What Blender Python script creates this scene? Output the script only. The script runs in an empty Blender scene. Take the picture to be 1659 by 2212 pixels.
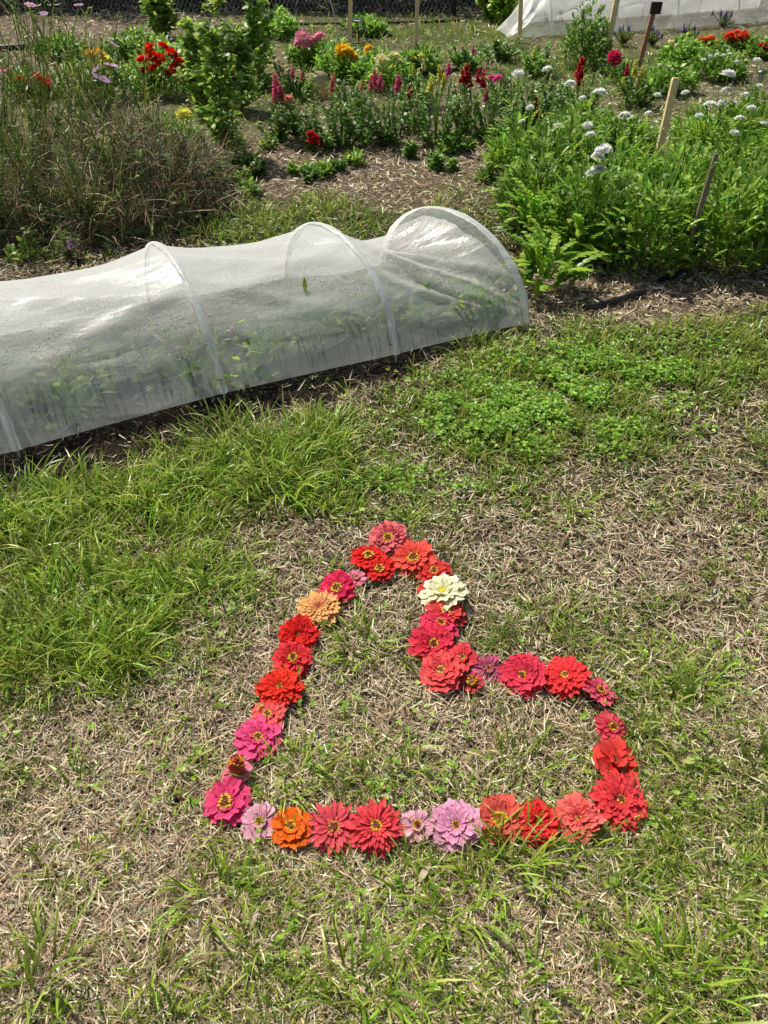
import bpy, math, random
import numpy as np
from mathutils import Vector, Matrix
rng = np.random.default_rng(7); random.seed(7)
C = bpy.context.scene.collection
PI = math.pi
# ------------------------------------------------------------------ view geometry (photo measured on 1659 x 2212)
FL = 1671.0; CZ = 1.6; PT = math.radians(40)
cP, sP = math.cos(PT), math.sin(PT)
def ray(px, py):
    xn = (px-829.5)/FL; yn = -(py-1106)/FL
    return xn, cP+yn*sP, -sP+yn*cP
def P(px, py, z=0.0):
    x, y, d = ray(px, py); t = (CZ-z)/(-d); return Vector((x*t, y*t, z))
def at(px, py, Y):
    x, y, d = ray(px, py); t = Y/y; return Vector((x*t, Y, CZ+d*t))
def proj(X, Y):
    dep = Y*cP+CZ*sP; up = Y*sP-CZ*cP
    dep = np.maximum(dep, 0.05)
    return 829.5+FL*X/dep, 1106-FL*up/dep
# ------------------------------------------------------------------ noise
_tabs = {}
def vnoise(x, y, sc, seed=0):
    if seed not in _tabs: _tabs[seed] = np.random.default_rng(100+seed).random((256, 256))
    T = _tabs[seed]; x = np.asarray(x)*sc+500; y = np.asarray(y)*sc+500
    xi = np.floor(x).astype(int); yi = np.floor(y).astype(int); fx = x-xi; fy = y-yi
    fx = fx*fx*(3-2*fx); fy = fy*fy*(3-2*fy)
    a = T[xi % 256, yi % 256]; b = T[(xi+1) % 256, yi % 256]; c = T[xi % 256, (yi+1) % 256]; d = T[(xi+1) % 256, (yi+1) % 256]
    return (a*(1-fx)+b*fx)*(1-fy)+(c*(1-fx)+d*fx)*fy
def fbm(x, y, sc, seed=0): return .55*vnoise(x, y, sc, seed)+.3*vnoise(x, y, sc*2.1, seed+1)+.15*vnoise(x, y, sc*4.3, seed+2)
def sst(a, b, x): t = np.clip((x-a)/(b-a), 0, 1); return t*t*(3-2*t)
# ------------------------------------------------------------------ patches of the ground
GREEN = [(180,1250,380,260,.46),(100,1430,280,100,.2),(480,1060,260,110,.46),(650,1000,130,80,.7),(300,1400,250,130,.1),
 (1150,880,340,110,.75),(1320,760,230,70,.65),(1610,760,150,100,.6),(950,1060,300,60,.22),(1500,1850,300,400,.08),(900,2150,500,90,.1),
 (1400,1400,300,150,.05),(700,1690,150,50,.15),(1100,1850,200,60,.2),(560,480,300,42,1.0),(690,440,60,25,1.0),(1000,430,100,60,.5),
 (900,120,500,50,.4),(1250,180,200,60,.4),(560,230,150,60,.3),(430,160,200,60,.3),(950,60,400,25,.4),(1500,130,300,40,.3),
 (350,1620,300,140,-.2),(250,1950,350,240,-.14),(1350,1200,260,80,-.28),(900,1540,230,160,-.12),(760,370,400,75,-.4),(1450,640,320,55,-.4),(250,60,300,25,-.3),(1300,90,200,25,-.2)]
def soil(X, Y):
    px, py = proj(X, Y)
    d = py-(1003-.254*px)
    n = (fbm(X, Y, 9.0, 9)-.5)*50
    return sst(-170, -150, d)*(1-sst(0, 30, d+n-np.maximum(84*(1-px/1050.), 6)))*(1-sst(900, 1130, px))
def green(X, Y):
    px, py = proj(X, Y)
    g = np.where(py > 1000, .21, .28)
    for (a, b, rx, ry, w) in GREEN:
        r2 = ((px-a)/rx)**2+((py-b)/ry)**2
        g = g+w*np.exp(-r2*r2*.8)
    n = fbm(X, Y, 4.5, 3); n2 = fbm(X, Y, 15, 5)
    g = g*(.1+1.2*n+.7*n2)+(n-.5)*.5+(n2-.5)*.55
    return np.clip(g*(1-soil(X, Y)), 0, 1)
def mulch(X, Y):
    px, py = proj(X, Y); n = (fbm(X, Y, 3.0, 12)-.5)*120
    def el(a, b, rx, ry): r = ((px-a+n)/rx)**2+((py-b+n*.3)/ry)**2; return np.exp(-r*r)
    return np.clip(el(760, 370, 430, 85)+el(1450, 640, 340, 60)+.8*el(600, 140, 500, 30)+.7*el(250, 60, 400, 25), 0, 1)
def zg(X, Y): return ((fbm(X, Y, 3.0, 20)-.5)*.03+(fbm(X, Y, 16.0, 22)-.5)*.016)*np.clip(1-np.abs(Y-3)/12, 0, 1)
# ------------------------------------------------------------------ mesh helpers
class MB:
    def __init__(s): s.V = []; s.T = []; s.C = []; s.n = 0
    def add(s, V, T, Cc):
        V = np.asarray(V, float); Cc = np.asarray(Cc, float)
        if Cc.ndim == 1: Cc = np.tile(Cc, (len(V), 1))
        s.V.append(V); s.T.append(np.asarray(T, int)+s.n); s.C.append(Cc); s.n += len(V); return s
    def mesh(s, name, mat, smooth=False, uv=None):
        V = np.concatenate(s.V); T = np.concatenate(s.T); Cc = np.concatenate(s.C)
        me = bpy.data.meshes.new(name)
        me.vertices.add(len(V)); me.vertices.foreach_set('co', V.ravel().astype(np.float32))
        me.loops.add(3*len(T)); me.loops.foreach_set('vertex_index', T.ravel().astype(np.int32))
        me.polygons.add(len(T)); me.polygons.foreach_set('loop_start', (np.arange(len(T))*3).astype(np.int32))
        me.update(calc_edges=True)
        ca = me.color_attributes.new('Col', 'FLOAT_COLOR', 'POINT')
        ca.data.foreach_set('color', np.concatenate([Cc, np.ones((len(Cc), 1))], 1).ravel().astype(np.float32))
        if uv is not None:
            l = me.uv_layers.new(name='UVMap'); l.data.foreach_set('uv', uv[T.ravel()].ravel().astype(np.float32))
        me.polygons.foreach_set('use_smooth', np.full(len(T), smooth))
        me.materials.append(mat); me.update(); return me
    def build(s, name, mat, parent=None, smooth=False, uv=None):
        return link(name, s.mesh(name, mat, smooth, uv), parent)
def link(name, me, parent=None, loc=None, rot=None, sc=None):
    o = bpy.data.objects.new(name, me); C.objects.link(o)
    if parent: o.parent = parent
    if loc is not None: o.location = loc
    if rot is not None: o.rotation_euler = rot
    if sc is not None: o.scale = sc if hasattr(sc, '__len__') else (sc, sc, sc)
    return o
def tag(o, label=None, cat=None, group=None, kind=None):
    for k, v in (('label', label), ('category', cat), ('group', group), ('kind', kind)):
        if v: o[k] = v
    return o
def empty(name, loc, label, cat, group=None):
    o = bpy.data.objects.new(name, None); o.empty_display_size = .05; C.objects.link(o); o.location = loc
    return tag(o, label, cat, group)
BLADE = [.8, 1, .7]
def strips(base, head, a0, bend, L, Wd, col, prof, tw=0., zmin=None, shade=.65):
    K = len(prof); n = len(L); base = np.asarray(base, float)
    one = np.ones(n); head = head*one; a = a0*one; bend = bend*one; Wd = Wd*one; tw = tw*one
    h = np.stack([np.cos(head), np.sin(head), 0*head], 1); sd = np.stack([-np.sin(head), np.cos(head), 0*head], 1)
    z = np.array([0, 0, 1.])
    p = base.copy(); V = np.zeros((n, 2*K+1, 3)); Cc = np.zeros((n, 2*K+1, 3)); col = np.asarray(col, float)
    if col.ndim == 1: col = np.tile(col, (n, 1))
    for k in range(K):
        d = np.sin(a)[:, None]*h+np.cos(a)[:, None]*z
        nr = np.cos(a)[:, None]*h-np.sin(a)[:, None]*z
        s = np.cos(tw)[:, None]*sd+np.sin(tw)[:, None]*nr
        w = (Wd*prof[k]*.5)[:, None]
        V[:, 2*k] = p-s*w; V[:, 2*k+1] = p+s*w
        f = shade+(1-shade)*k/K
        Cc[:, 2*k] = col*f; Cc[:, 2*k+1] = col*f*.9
        p = p+d*(L/K)[:, None]; a = a+bend/K
    V[:, 2*K] = p; Cc[:, 2*K] = col
    if zmin is not None: V[:, :, 2] = np.maximum(V[:, :, 2], zmin if np.isscalar(zmin) else zmin[:, None])
    t = []
    for k in range(K-1): t += [[2*k, 2*k+1, 2*k+3], [2*k, 2*k+3, 2*k+2]]
    t.append([2*K-2, 2*K-1, 2*K])
    T = (np.array(t)[None]+(np.arange(n)*(2*K+1))[:, None, None]).reshape(-1, 3)
    return V.reshape(-1, 3), T, Cc.reshape(-1, 3)
def tube(pts, r, col=(.5, .5, .5), sides=6, caps=True):
    pts = [Vector(p) for p in pts]; m = len(pts); V = []; T = []
    for i, p in enumerate(pts):
        d = (pts[min(i+1, m-1)]-pts[max(i-1, 0)]).normalized()
        u = d.cross(Vector((0, 0, 1)) if abs(d.z) < .9 else Vector((1, 0, 0))).normalized(); v = d.cross(u)
        rr = r[i] if hasattr(r, '__len__') else r
        for k in range(sides):
            a = 2*PI*k/sides; V.append(p+u*math.cos(a)*rr+v*math.sin(a)*rr)
    for i in range(m-1):
        for k in range(sides):
            a = i*sides+k; b = i*sides+(k+1) % sides; T += [(a, b, b+sides), (a, b+sides, a+sides)]
    if caps:
        for e in (0, m-1):
            V.append(pts[e]); c = len(V)-1
            for k in range(sides): T.append((c, e*sides+k, e*sides+(k+1) % sides))
    return [tuple(v) for v in V], T, np.tile(np.array(col, float), (len(V), 1))
def lathe(prof, sides=20, col=(.5, .5, .5), c=(0, 0, 0)):
    V = []; T = []
    for (r, z) in prof:
        for k in range(sides): V.append((c[0]+r*math.cos(2*PI*k/sides), c[1]+r*math.sin(2*PI*k/sides), c[2]+z))
    for i in range(len(prof)-1):
        for k in range(sides):
            a = i*sides+k; b = i*sides+(k+1) % sides; T += [(a, b, b+sides), (a, b+sides, a+sides)]
    return V, T, np.array(col, float)
def jit(col, n, v=.25, h=.08):
    c = np.array(col)[None]*(1+(rng.random((n, 1))-.5)*2*v); return np.clip(c*(1+(rng.random((n, 3))-.5)*2*h), .002, .95)
def pick(cols, n, v=.25, h=.08): 
    cols = np.array(cols); c = cols[rng.integers(0, len(cols), n)]
    return np.clip(c*(1+(rng.random((n, 1))-.5)*2*v)*(1+(rng.random((n, 3))-.5)*2*h), .002, .92)
# ------------------------------------------------------------------ materials
def newmat(name):
    m = bpy.data.materials.new(name); m.use_nodes = True; nt = m.node_tree; nt.nodes.clear()
    return m, nt, nt.nodes.new('ShaderNodeOutputMaterial')
def vmat(name, rough=.55, transl=.35, spec=.3, noise=None, tboost=1.2):
    m, nt, out = newmat(name); N = nt.nodes; Lk = nt.links
    at_ = N.new('ShaderNodeAttribute'); at_.attribute_name = 'Col'; col = at_.outputs['Color']
    if noise:
        tc = N.new('ShaderNodeTexCoord'); no = N.new('ShaderNodeTexNoise'); no.inputs['Scale'].default_value = noise; no.inputs['Detail'].default_value = 3
        Lk.new(tc.outputs['Object'], no.inputs['Vector'])
        mr = N.new('ShaderNodeMapRange'); mr.inputs['From Min'].default_value = .3; mr.inputs['From Max'].default_value = .7; mr.inputs['To Min'].default_value = .8; mr.inputs['To Max'].default_value = 1.15
        Lk.new(no.outputs['Fac'], mr.inputs['Value'])
        mx = N.new('ShaderNodeVectorMath'); mx.operation = 'SCALE'; Lk.new(col, mx.inputs[0]); Lk.new(mr.outputs[0], mx.inputs['Scale']); col = mx.outputs[0]
    b = N.new('ShaderNodeBsdfPrincipled'); b.inputs['Roughness'].default_value = rough; b.inputs['Specular IOR Level'].default_value = spec
    Lk.new(col, b.inputs['Base Color']); sh = b.outputs[0]
    if transl > 0:
        t = N.new('ShaderNodeBsdfTranslucent'); sc = N.new('ShaderNodeVectorMath'); sc.operation = 'SCALE'; sc.inputs['Scale'].default_value = tboost
        Lk.new(col, sc.inputs[0]); Lk.new(sc.outputs[0], t.inputs['Color'])
        mi = N.new('ShaderNodeMixShader'); mi.inputs[0].default_value = transl; Lk.new(sh, mi.inputs[1]); Lk.new(t.outputs[0], mi.inputs[2]); sh = mi.outputs[0]
    Lk.new(sh, out.inputs[0]); return m
M_grass = vmat('grass_blade', .34, .40, .42, None, 1.5)
M_leaf = vmat('leaf', .40, .38, .36, None, 1.5)
M_straw = vmat('dry_straw', .6, .08, .25)
M_petal = vmat('petal', .6, .20, .06, 90, 1.25)
M_bloom = vmat('small_bloom', .6, .45, .04, None, 1.05)
M_wood = vmat('weathered_wood', .75, 0, .2, 35)
M_plas = vmat('dark_plastic', .4, 0, .5)
M_metal = vmat('wire', .45, 0, .5)
M_disc = vmat('flower_disc', .6, 0, .3)

def ground_mat():
    m, nt, out = newmat('ground_thatch'); N = nt.nodes; Lk = nt.links
    at_ = N.new('ShaderNodeAttribute'); at_.attribute_name = 'Col'
    tc = N.new('ShaderNodeTexCoord')
    n1 = N.new('ShaderNodeTexNoise'); n1.inputs['Scale'].default_value = 110; n1.inputs['Detail'].default_value = 5; n1.inputs['Roughness'].default_value = .75
    n2 = N.new('ShaderNodeTexNoise'); n2.inputs['Scale'].default_value = 22; n2.inputs['Detail'].default_value = 5; n2.inputs['Roughness'].default_value = .7
    for n in (n1, n2): Lk.new(tc.outputs['Object'], n.inputs['Vector'])
    m1 = N.new('ShaderNodeMapRange'); m1.inputs['From Min'].default_value = .38; m1.inputs['From Max'].default_value = .66; m1.inputs['To Min'].default_value = .12; m1.inputs['To Max'].default_value = 1.7
    m2 = N.new('ShaderNodeMapRange'); m2.inputs['From Min'].default_value = .35; m2.inputs['From Max'].default_value = .65; m2.inputs['To Min'].default_value = .45; m2.inputs['To Max'].default_value = 1.4
    Lk.new(n1.outputs['Fac'], m1.inputs['Value']); Lk.new(n2.outputs['Fac'], m2.inputs['Value'])
    mu = N.new('ShaderNodeMath'); mu.operation = 'MULTIPLY'; Lk.new(m1.outputs[0], mu.inputs[0]); Lk.new(m2.outputs[0], mu.inputs[1])
    sc = N.new('ShaderNodeVectorMath'); sc.operation = 'SCALE'; Lk.new(at_.outputs['Color'], sc.inputs[0]); Lk.new(mu.outputs[0], sc.inputs['Scale'])
    b = N.new('ShaderNodeBsdfPrincipled'); b.inputs['Roughness'].default_value = .9; b.inputs['Specular IOR Level'].default_value = .15
    Lk.new(sc.outputs[0], b.inputs['Base Color'])
    bu = N.new('ShaderNodeBump'); bu.inputs['Strength'].default_value = 1; bu.inputs['Distance'].default_value = .014
    Lk.new(mu.outputs[0], bu.inputs['Height']); Lk.new(bu.outputs[0], b.inputs['Normal'])
    Lk.new(b.outputs[0], out.inputs[0]); return m

def film_mat(name, opac=.5, up=.22, streaky=True, gl=.04):
    m, nt, out = newmat(name); N = nt.nodes; Lk = nt.links
    uv = N.new('ShaderNodeUVMap'); uv.uv_map = 'UVMap'
    sep = N.new('ShaderNodeSeparateXYZ'); Lk.new(uv.outputs[0], sep.inputs[0])
    def mr(src, a, b, c, d):
        q = N.new('ShaderNodeMapRange'); q.inputs['From Min'].default_value = a; q.inputs['From Max'].default_value = b; q.inputs['To Min'].default_value = c; q.inputs['To Max'].default_value = d
        Lk.new(src, q.inputs['Value']); return q.outputs[0]
    def ma(op, a, b):
        q = N.new('ShaderNodeMath'); q.operation = op
        for i, s in enumerate((a, b)):
            if isinstance(s, (int, float)): q.inputs[i].default_value = s
            else: Lk.new(s, q.inputs[i])
        return q.outputs[0]
    def noise(sx, sy, det=3, rough=.5):
        mp = N.new('ShaderNodeMapping'); mp.inputs['Scale'].default_value = (sx, sy, 1); Lk.new(uv.outputs[0], mp.inputs['Vector'])
        q = N.new('ShaderNodeTexNoise'); q.inputs['Scale'].default_value = 1; q.inputs['Detail'].default_value = det; q.inputs['Roughness'].default_value = rough; Lk.new(mp.outputs[0], q.inputs['Vector']); return q.outputs['Fac']
    t = mr(ma('ADD', sep.outputs['Y'], ma('MULTIPLY', ma('SUBTRACT', noise(5, 5), .5), .22)), .2, .36, 0, 1)
    st = mr(noise(85, 3.6, 4, .6), .50, .60, 0, 1)
    brk = mr(noise(60, 26, 2), .38, .52, .2, 1)
    patch = mr(noise(4, 3, 2), .36, .56, .2, 1)
    streak = ma('MULTIPLY', ma('MULTIPLY', st, brk), ma('MULTIPLY', ma('SUBTRACT', 1.0, t), patch))
    streak = ma('MULTIPLY', streak, mr(sep.outputs['Y'], .03, .08, 0, 1))
    def drops(scale, lo, sel):
        vo = N.new('ShaderNodeTexVoronoi'); vo.inputs['Scale'].default_value = scale; Lk.new(uv.outputs[0], vo.inputs['Vector'])
        vsel = N.new('ShaderNodeSeparateColor'); Lk.new(vo.outputs['Color'], vsel.inputs[0])
        return ma('MULTIPLY', mr(vo.outputs['Distance'], lo, lo+.10, 1, 0), mr(vsel.outputs[0], sel, sel+.05, 0, 1))
    cover = mr(noise(5, 8, 3), .40, .54, 0.05, 1)
    drop = ma('MAXIMUM', drops(75, .22, .45), drops(120, .26, .30))
    drop = ma('MULTIPLY', drop, ma('MULTIPLY', cover, mr(t, 0, 1, .3, 1)))
    op = ma('ADD', opac, ma('MULTIPLY', t, up))
    op = ma('SUBTRACT', op, ma('MULTIPLY', streak, .27 if streaky else .05))
    op = ma('SUBTRACT', op, ma('MULTIPLY', drop, .34 if streaky else .1))
    op = ma('ADD', op, ma('MULTIPLY', ma('SUBTRACT', noise(3, 5, 4), .5), .24))
    cl = N.new('ShaderNodeClamp'); Lk.new(op, cl.inputs[0]); cl.inputs['Min'].default_value = .08; cl.inputs['Max'].default_value = .95
    d = N.new('ShaderNodeBsdfDiffuse'); d.inputs['Color'].default_value = (.93, .93, .91, 1)
    tr = N.new('ShaderNodeBsdfTranslucent'); tr.inputs['Color'].default_value = (.97, .98, .95, 1)
    mi = N.new('ShaderNodeMixShader'); mi.inputs[0].default_value = .60; Lk.new(d.outputs[0], mi.inputs[1]); Lk.new(tr.outputs[0], mi.inputs[2])
    g = N.new('ShaderNodeBsdfGlossy'); g.inputs['Roughness'].default_value = .34; g.inputs['Color'].default_value = (1, 1, 1, 1)
    m2 = N.new('ShaderNodeMixShader'); m2.inputs[0].default_value = gl; Lk.new(mi.outputs[0], m2.inputs[1]); Lk.new(g.outputs[0], m2.inputs[2])
    bu = N.new('ShaderNodeBump'); bu.inputs['Strength'].default_value = .6; bu.inputs['Distance'].default_value = .005
    Lk.new(ma('ADD', ma('MULTIPLY', drop, .9), ma('MULTIPLY', noise(6, 15, 3), 2.2)), bu.inputs['Height'])
    for q in (d, g): Lk.new(bu.outputs[0], q.inputs['Normal'])
    tp = N.new('ShaderNodeBsdfTransparent')
    m3 = N.new('ShaderNodeMixShader'); Lk.new(cl.outputs[0], m3.inputs[0]); Lk.new(tp.outputs[0], m3.inputs[1]); Lk.new(m2.outputs[0], m3.inputs[2])
    Lk.new(m3.outputs[0], out.inputs[0]); return m
M_film = film_mat('condensed_film', .52, .24)
M_sleeve = film_mat('doubled_film', .80, .05, False)
M_film_far = film_mat('white_film', .48, .16, False, .10)
M_ground = ground_mat()
# ------------------------------------------------------------------ ground
def axis(segs):
    out = []
    for (a, b, s) in segs: out += list(np.arange(a, b, s))
    return np.array(out+[segs[-1][1]])
xs = axis([(-200, -40, 40), (-40, -8, 4), (-8, -2.6, .09), (-2.6, 2.6, .026), (2.6, 8, .09), (8, 40, 4), (40, 200, 40)])
ys = axis([(-200, -20, 40), (-20, -1, 2), (-1, 4.6, .026), (4.6, 14, .09), (14, 40, 3), (40, 240, 40)])
XX, YY = np.meshgrid(xs, ys); x = XX.ravel(); y = YY.ravel()
yc = np.maximum(y, -.2)
g = green(x, yc); s = soil(x, yc); mu = mulch(x, yc)
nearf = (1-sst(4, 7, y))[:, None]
dry = np.array([.24, .18, .115])[None]*nearf+np.array([.58, .46, .30])[None]*(1-nearf)  # near ground darkened, painting shaded gaps between the blades
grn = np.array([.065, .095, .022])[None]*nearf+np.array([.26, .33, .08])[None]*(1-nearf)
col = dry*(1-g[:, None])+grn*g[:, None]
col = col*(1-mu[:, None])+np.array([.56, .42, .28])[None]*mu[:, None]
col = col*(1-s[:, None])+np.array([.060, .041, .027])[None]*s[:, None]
far = sst(12.3, 12.9, y)[:, None]*(1-sst(1.0, 2.2, x))[:, None]; col = col*(1-far)+np.array([.03, .035, .02])[None]*far  # shade behind the fence painted into the ground colour
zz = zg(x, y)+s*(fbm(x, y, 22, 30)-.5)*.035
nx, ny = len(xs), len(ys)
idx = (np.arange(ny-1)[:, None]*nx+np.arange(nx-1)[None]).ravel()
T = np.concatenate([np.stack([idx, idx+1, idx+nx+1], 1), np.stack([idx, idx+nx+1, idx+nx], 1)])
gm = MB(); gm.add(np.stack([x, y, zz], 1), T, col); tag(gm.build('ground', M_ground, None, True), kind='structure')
# ------------------------------------------------------------------ grass, thatch, clover
def toground(px, py):
    xn = (px-829.5)/FL; yn = -(py-1106)/FL; t = CZ/(sP-yn*cP)
    return xn*t, (cP+yn*sP)*t
def sample(n, y0=-15, y1=2420, x0=-260, x1=1920): return toground(rng.uniform(x0, x1, n), rng.uniform(y0, y1, n))
def b3(X, Y, dz=0): return np.stack([X, Y, zg(X, Y)+dz], 1)
GC = [(.32, .50, .035), (.45, .60, .06), (.21, .37, .03), (.56, .62, .11), (.54, .49, .16), (.13, .27, .03)]
mb = MB()
X, Y = sample(250000); g = green(X, Y); k = rng.random(len(X)) < g*.66+.035; k &= (rng.random(len(X)) > soil(X, Y)*.97)
X, Y, g = X[k], Y[k], g[k]; n = len(X); w = .0033*(1+.20*np.maximum(Y-1.5, 0))
ln = (.014+.035*g+.045*rng.random(n)*g+.014*rng.random(n))*(1+.06*Y)
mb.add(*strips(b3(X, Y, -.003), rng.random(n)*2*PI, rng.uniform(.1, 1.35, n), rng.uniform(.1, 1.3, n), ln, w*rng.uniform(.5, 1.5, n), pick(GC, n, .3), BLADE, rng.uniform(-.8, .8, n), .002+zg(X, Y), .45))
X = rng.uniform(-4, 4, 90000); Y = rng.uniform(-1, 6, 90000); px, py = proj(X, Y); g = green(X, Y)
k = ((px < -200) | (px > 1860) | (py > 2350)) & (rng.random(len(X)) < g+.1); X, Y, g = X[k], Y[k], g[k]; n = len(X)
mb.add(*strips(b3(X, Y), rng.random(n)*2*PI, rng.uniform(.1, 1.1, n), rng.uniform(.1, 1.3, n), rng.uniform(.03, .07, n), .005, pick(GC, n), BLADE, 0))
tag(mb.build('short_grass', M_grass), 'short green turf growing unevenly across the ground', 'grass', kind='stuff')
mb = MB()
TUFT = [(470,1950,26,.11),(430,1935,14,.09),(780,2160,30,.15),(860,2120,18,.13),(1000,1970,26,.13),(1080,1880,34,.12),(1130,1840,22,.11),(1480,2150,40,.13),(60,2160,24,.15),(110,2100,16,.12),(1150,2130,18,.12),(1650,1700,30,.14),(620,1690,36,.09),(650,1660,18,.08),
 (780,1400,34,.10),(840,1660,24,.10),(1130,1650,26,.11),(1480,1550,24,.15),(1500,1480,18,.11),(1380,1600,14,.1),(560,1010,90,.17),(640,1000,90,.18),(700,960,50,.15),(600,1060,70,.16),(480,950,50,.16),(530,970,70,.18),(420,1010,60,.16),(250,1130,70,.16),(140,1180,70,.16),(50,1230,70,.16),(330,1200,60,.14),(60,1100,70,.17),(200,1290,60,.15),
 (10,1140,60,.17),(180,1080,50,.16),(310,1060,50,.15),(90,1350,60,.15),(400,1180,50,.13),(480,1260,44,.11),(30,1430,50,.15),(320,1330,40,.12),(130,1440,50,.13),(230,1420,40,.12),(1000,1120,18,.08),(1240,1090,20,.09),(1170,900,50,.07),(1020,760,40,.12),(1060,740,26,.1),(1300,870,44,.08),(1500,850,30,.09),(1620,740,36,.1),(700,1240,12,.07),(1180,1330,20,.08),(1560,1260,20,.08),(1620,1100,16,.08),
 (860,1900,16,.08),(1300,1950,16,.07),(160,1700,18,.09),(380,1660,18,.08),(260,1830,14,.08),(430,1540,16,.09),(1250,1120,14,.1),(1560,1950,20,.09),(1600,2080,22,.1),(340,2120,16,.1),(560,2060,18,.09),(900,1960,16,.1),(1350,2040,14,.09),(880,1120,16,.07),(490,900,10,.08),(750,860,12,.07),(900,810,14,.07),(560,470,60,.09),(640,460,60,.08),(470,500,60,.09),(700,440,80,.07)]
for _ in range(1000):
    a, b = random.uniform(-200, 1850), random.uniform(660, 2300); q = P(a, b); gg = float(green(np.array([q.x]), np.array([q.y]))[0])
    if random.random() < gg*.85+.02: TUFT.append((a, b, random.randint(6, 26), random.uniform(.04, .075)+.08*gg*(a < 760)*(b < 1520)))
for (a, b, c, L) in TUFT:
    q = P(a, b); nn = int(c*1.3); r = .012+.0009*c
    ang = rng.random(nn)*2*PI; rr = r*np.sqrt(rng.random(nn))*1.8; X = q.x+rr*np.cos(ang); Y = q.y+rr*np.sin(ang); tn = random.uniform(.7, 1.25)
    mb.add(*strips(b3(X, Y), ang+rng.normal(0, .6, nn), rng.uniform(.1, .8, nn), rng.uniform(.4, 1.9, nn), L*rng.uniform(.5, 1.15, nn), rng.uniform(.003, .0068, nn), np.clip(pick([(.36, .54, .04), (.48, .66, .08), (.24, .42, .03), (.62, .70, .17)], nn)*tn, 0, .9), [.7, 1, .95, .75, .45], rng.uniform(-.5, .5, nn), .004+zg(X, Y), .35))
tag(mb.build('long_grass', M_grass), 'longer bright green grass blades in loose tufts', 'grass', kind='stuff')
mb = MB()
SC = [(.84, .67, .43), (.66, .50, .31), (.90, .77, .54), (.44, .31, .18), (.74, .61, .42), (.25, .165, .095), (.34, .24, .145), (.56, .46, .32)]
X, Y = sample(280000); g = green(X, Y); s = soil(X, Y); m_ = mulch(X, Y)
k = (rng.random(len(X)) < (1-.75*g)*(1-.94*s)); X, Y, s, m_ = X[k], Y[k], s[k], m_[k]; n = len(X)
w = .0020*(1+.28*np.maximum(Y-1.4, 0))*(1+.4*m_)
mb.add(*strips(b3(X, Y, rng.uniform(0, .014, n)), rng.random(n)*2*PI, rng.uniform(1.05, 1.8, n), rng.uniform(-.5, .6, n), rng.uniform(.008, .048, n)*(1+.12*Y), w*rng.uniform(.4, 1.8, n), pick(SC, n, .35, .06), [1, 1], rng.uniform(-1, 1, n), .0015+zg(X, Y), .9))
tag(mb.build('dry_thatch', M_straw), 'dry tan dead grass clippings littering the ground', 'dry grass', kind='stuff')
mb = MB()
X, Y = sample(60000, 700, 1120, -100, 1250); k = rng.random(len(X)) < soil(X, Y); X, Y = X[k][:10000], Y[k][:10000]; n = len(X)
oc = np.array([[1, 0, 0], [0, 1, 0], [-1, 0, 0], [0, -1, 0], [0, 0, 1], [0, 0, -1.]]); of = np.array([[0, 1, 4], [1, 2, 4], [2, 3, 4], [3, 0, 4], [1, 0, 5], [2, 1, 5], [3, 2, 5], [0, 3, 5]])
V = oc[None]*(rng.uniform(.002, .008, (n, 1, 1))*rng.uniform(.6, 1.3, (n, 6, 1)))+b3(X, Y, .003)[:, None, :]
mb.add(V.reshape(-1, 3), (of[None]+(np.arange(n)*6)[:, None, None]).reshape(-1, 3), np.repeat(jit((.095, .065, .042), n, .5), 6, 0))
tag(mb.build('soil_crumbs', M_disc), 'dark crumbled soil along the edge of the tunnel', 'soil', kind='stuff')
mb = MB()
for (a, b, rx, ry, n, sz) in [(1170, 900, 140, 40, 6500, 1.35), (1330, 800, 120, 34, 4000, 1.3), (950, 1040, 130, 25, 500, 1.1), (250, 1330, 180, 80, 500, 1.1), (870, 1640, 140, 80, 200, 1), (1500, 1500, 150, 150, 350, 1), (1500, 2000, 150, 150, 350, 1), (400, 1640, 200, 100, 160, 1), (800, 1300, 60, 40, 60, 1), (900, 2000, 300, 100, 250, 1), (870, 1110, 60, 14, 120, 1.2), (1300, 1150, 250, 60, 200, 1)]:
    X, Y = toground(rng.normal(a, rx, n), rng.normal(b, ry, n))
    k = rng.random(n) < sst(.40, .62, fbm(X, Y, 11, 61)); X, Y = X[k], Y[k]; n = len(X)
    X = np.repeat(X, 3); Y = np.repeat(Y, 3); n3 = len(X); hd = np.repeat(rng.random(n)*6.3, 3)+np.tile([0, 2.09, 4.19], n)
    zb = np.repeat(rng.uniform(.006, .04, n)*sz, 3)
    mb.add(*strips(b3(X, Y, zb), hd, rng.uniform(1.0, 1.6, n3), .1, np.repeat(rng.uniform(.005, .010, n)*sz, 3), np.repeat(rng.uniform(.005, .009, n)*sz, 3), np.repeat(pick([(.26, .48, .04), (.40, .60, .08), (.18, .36, .035)], n, .35), 3, 0), [.3, 1, .9], rng.uniform(-.5, .5, n3), None, .8))
tag(mb.build('clover', M_leaf), 'small leaved clover and weeds spreading through the turf', 'clover', kind='stuff')
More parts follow.
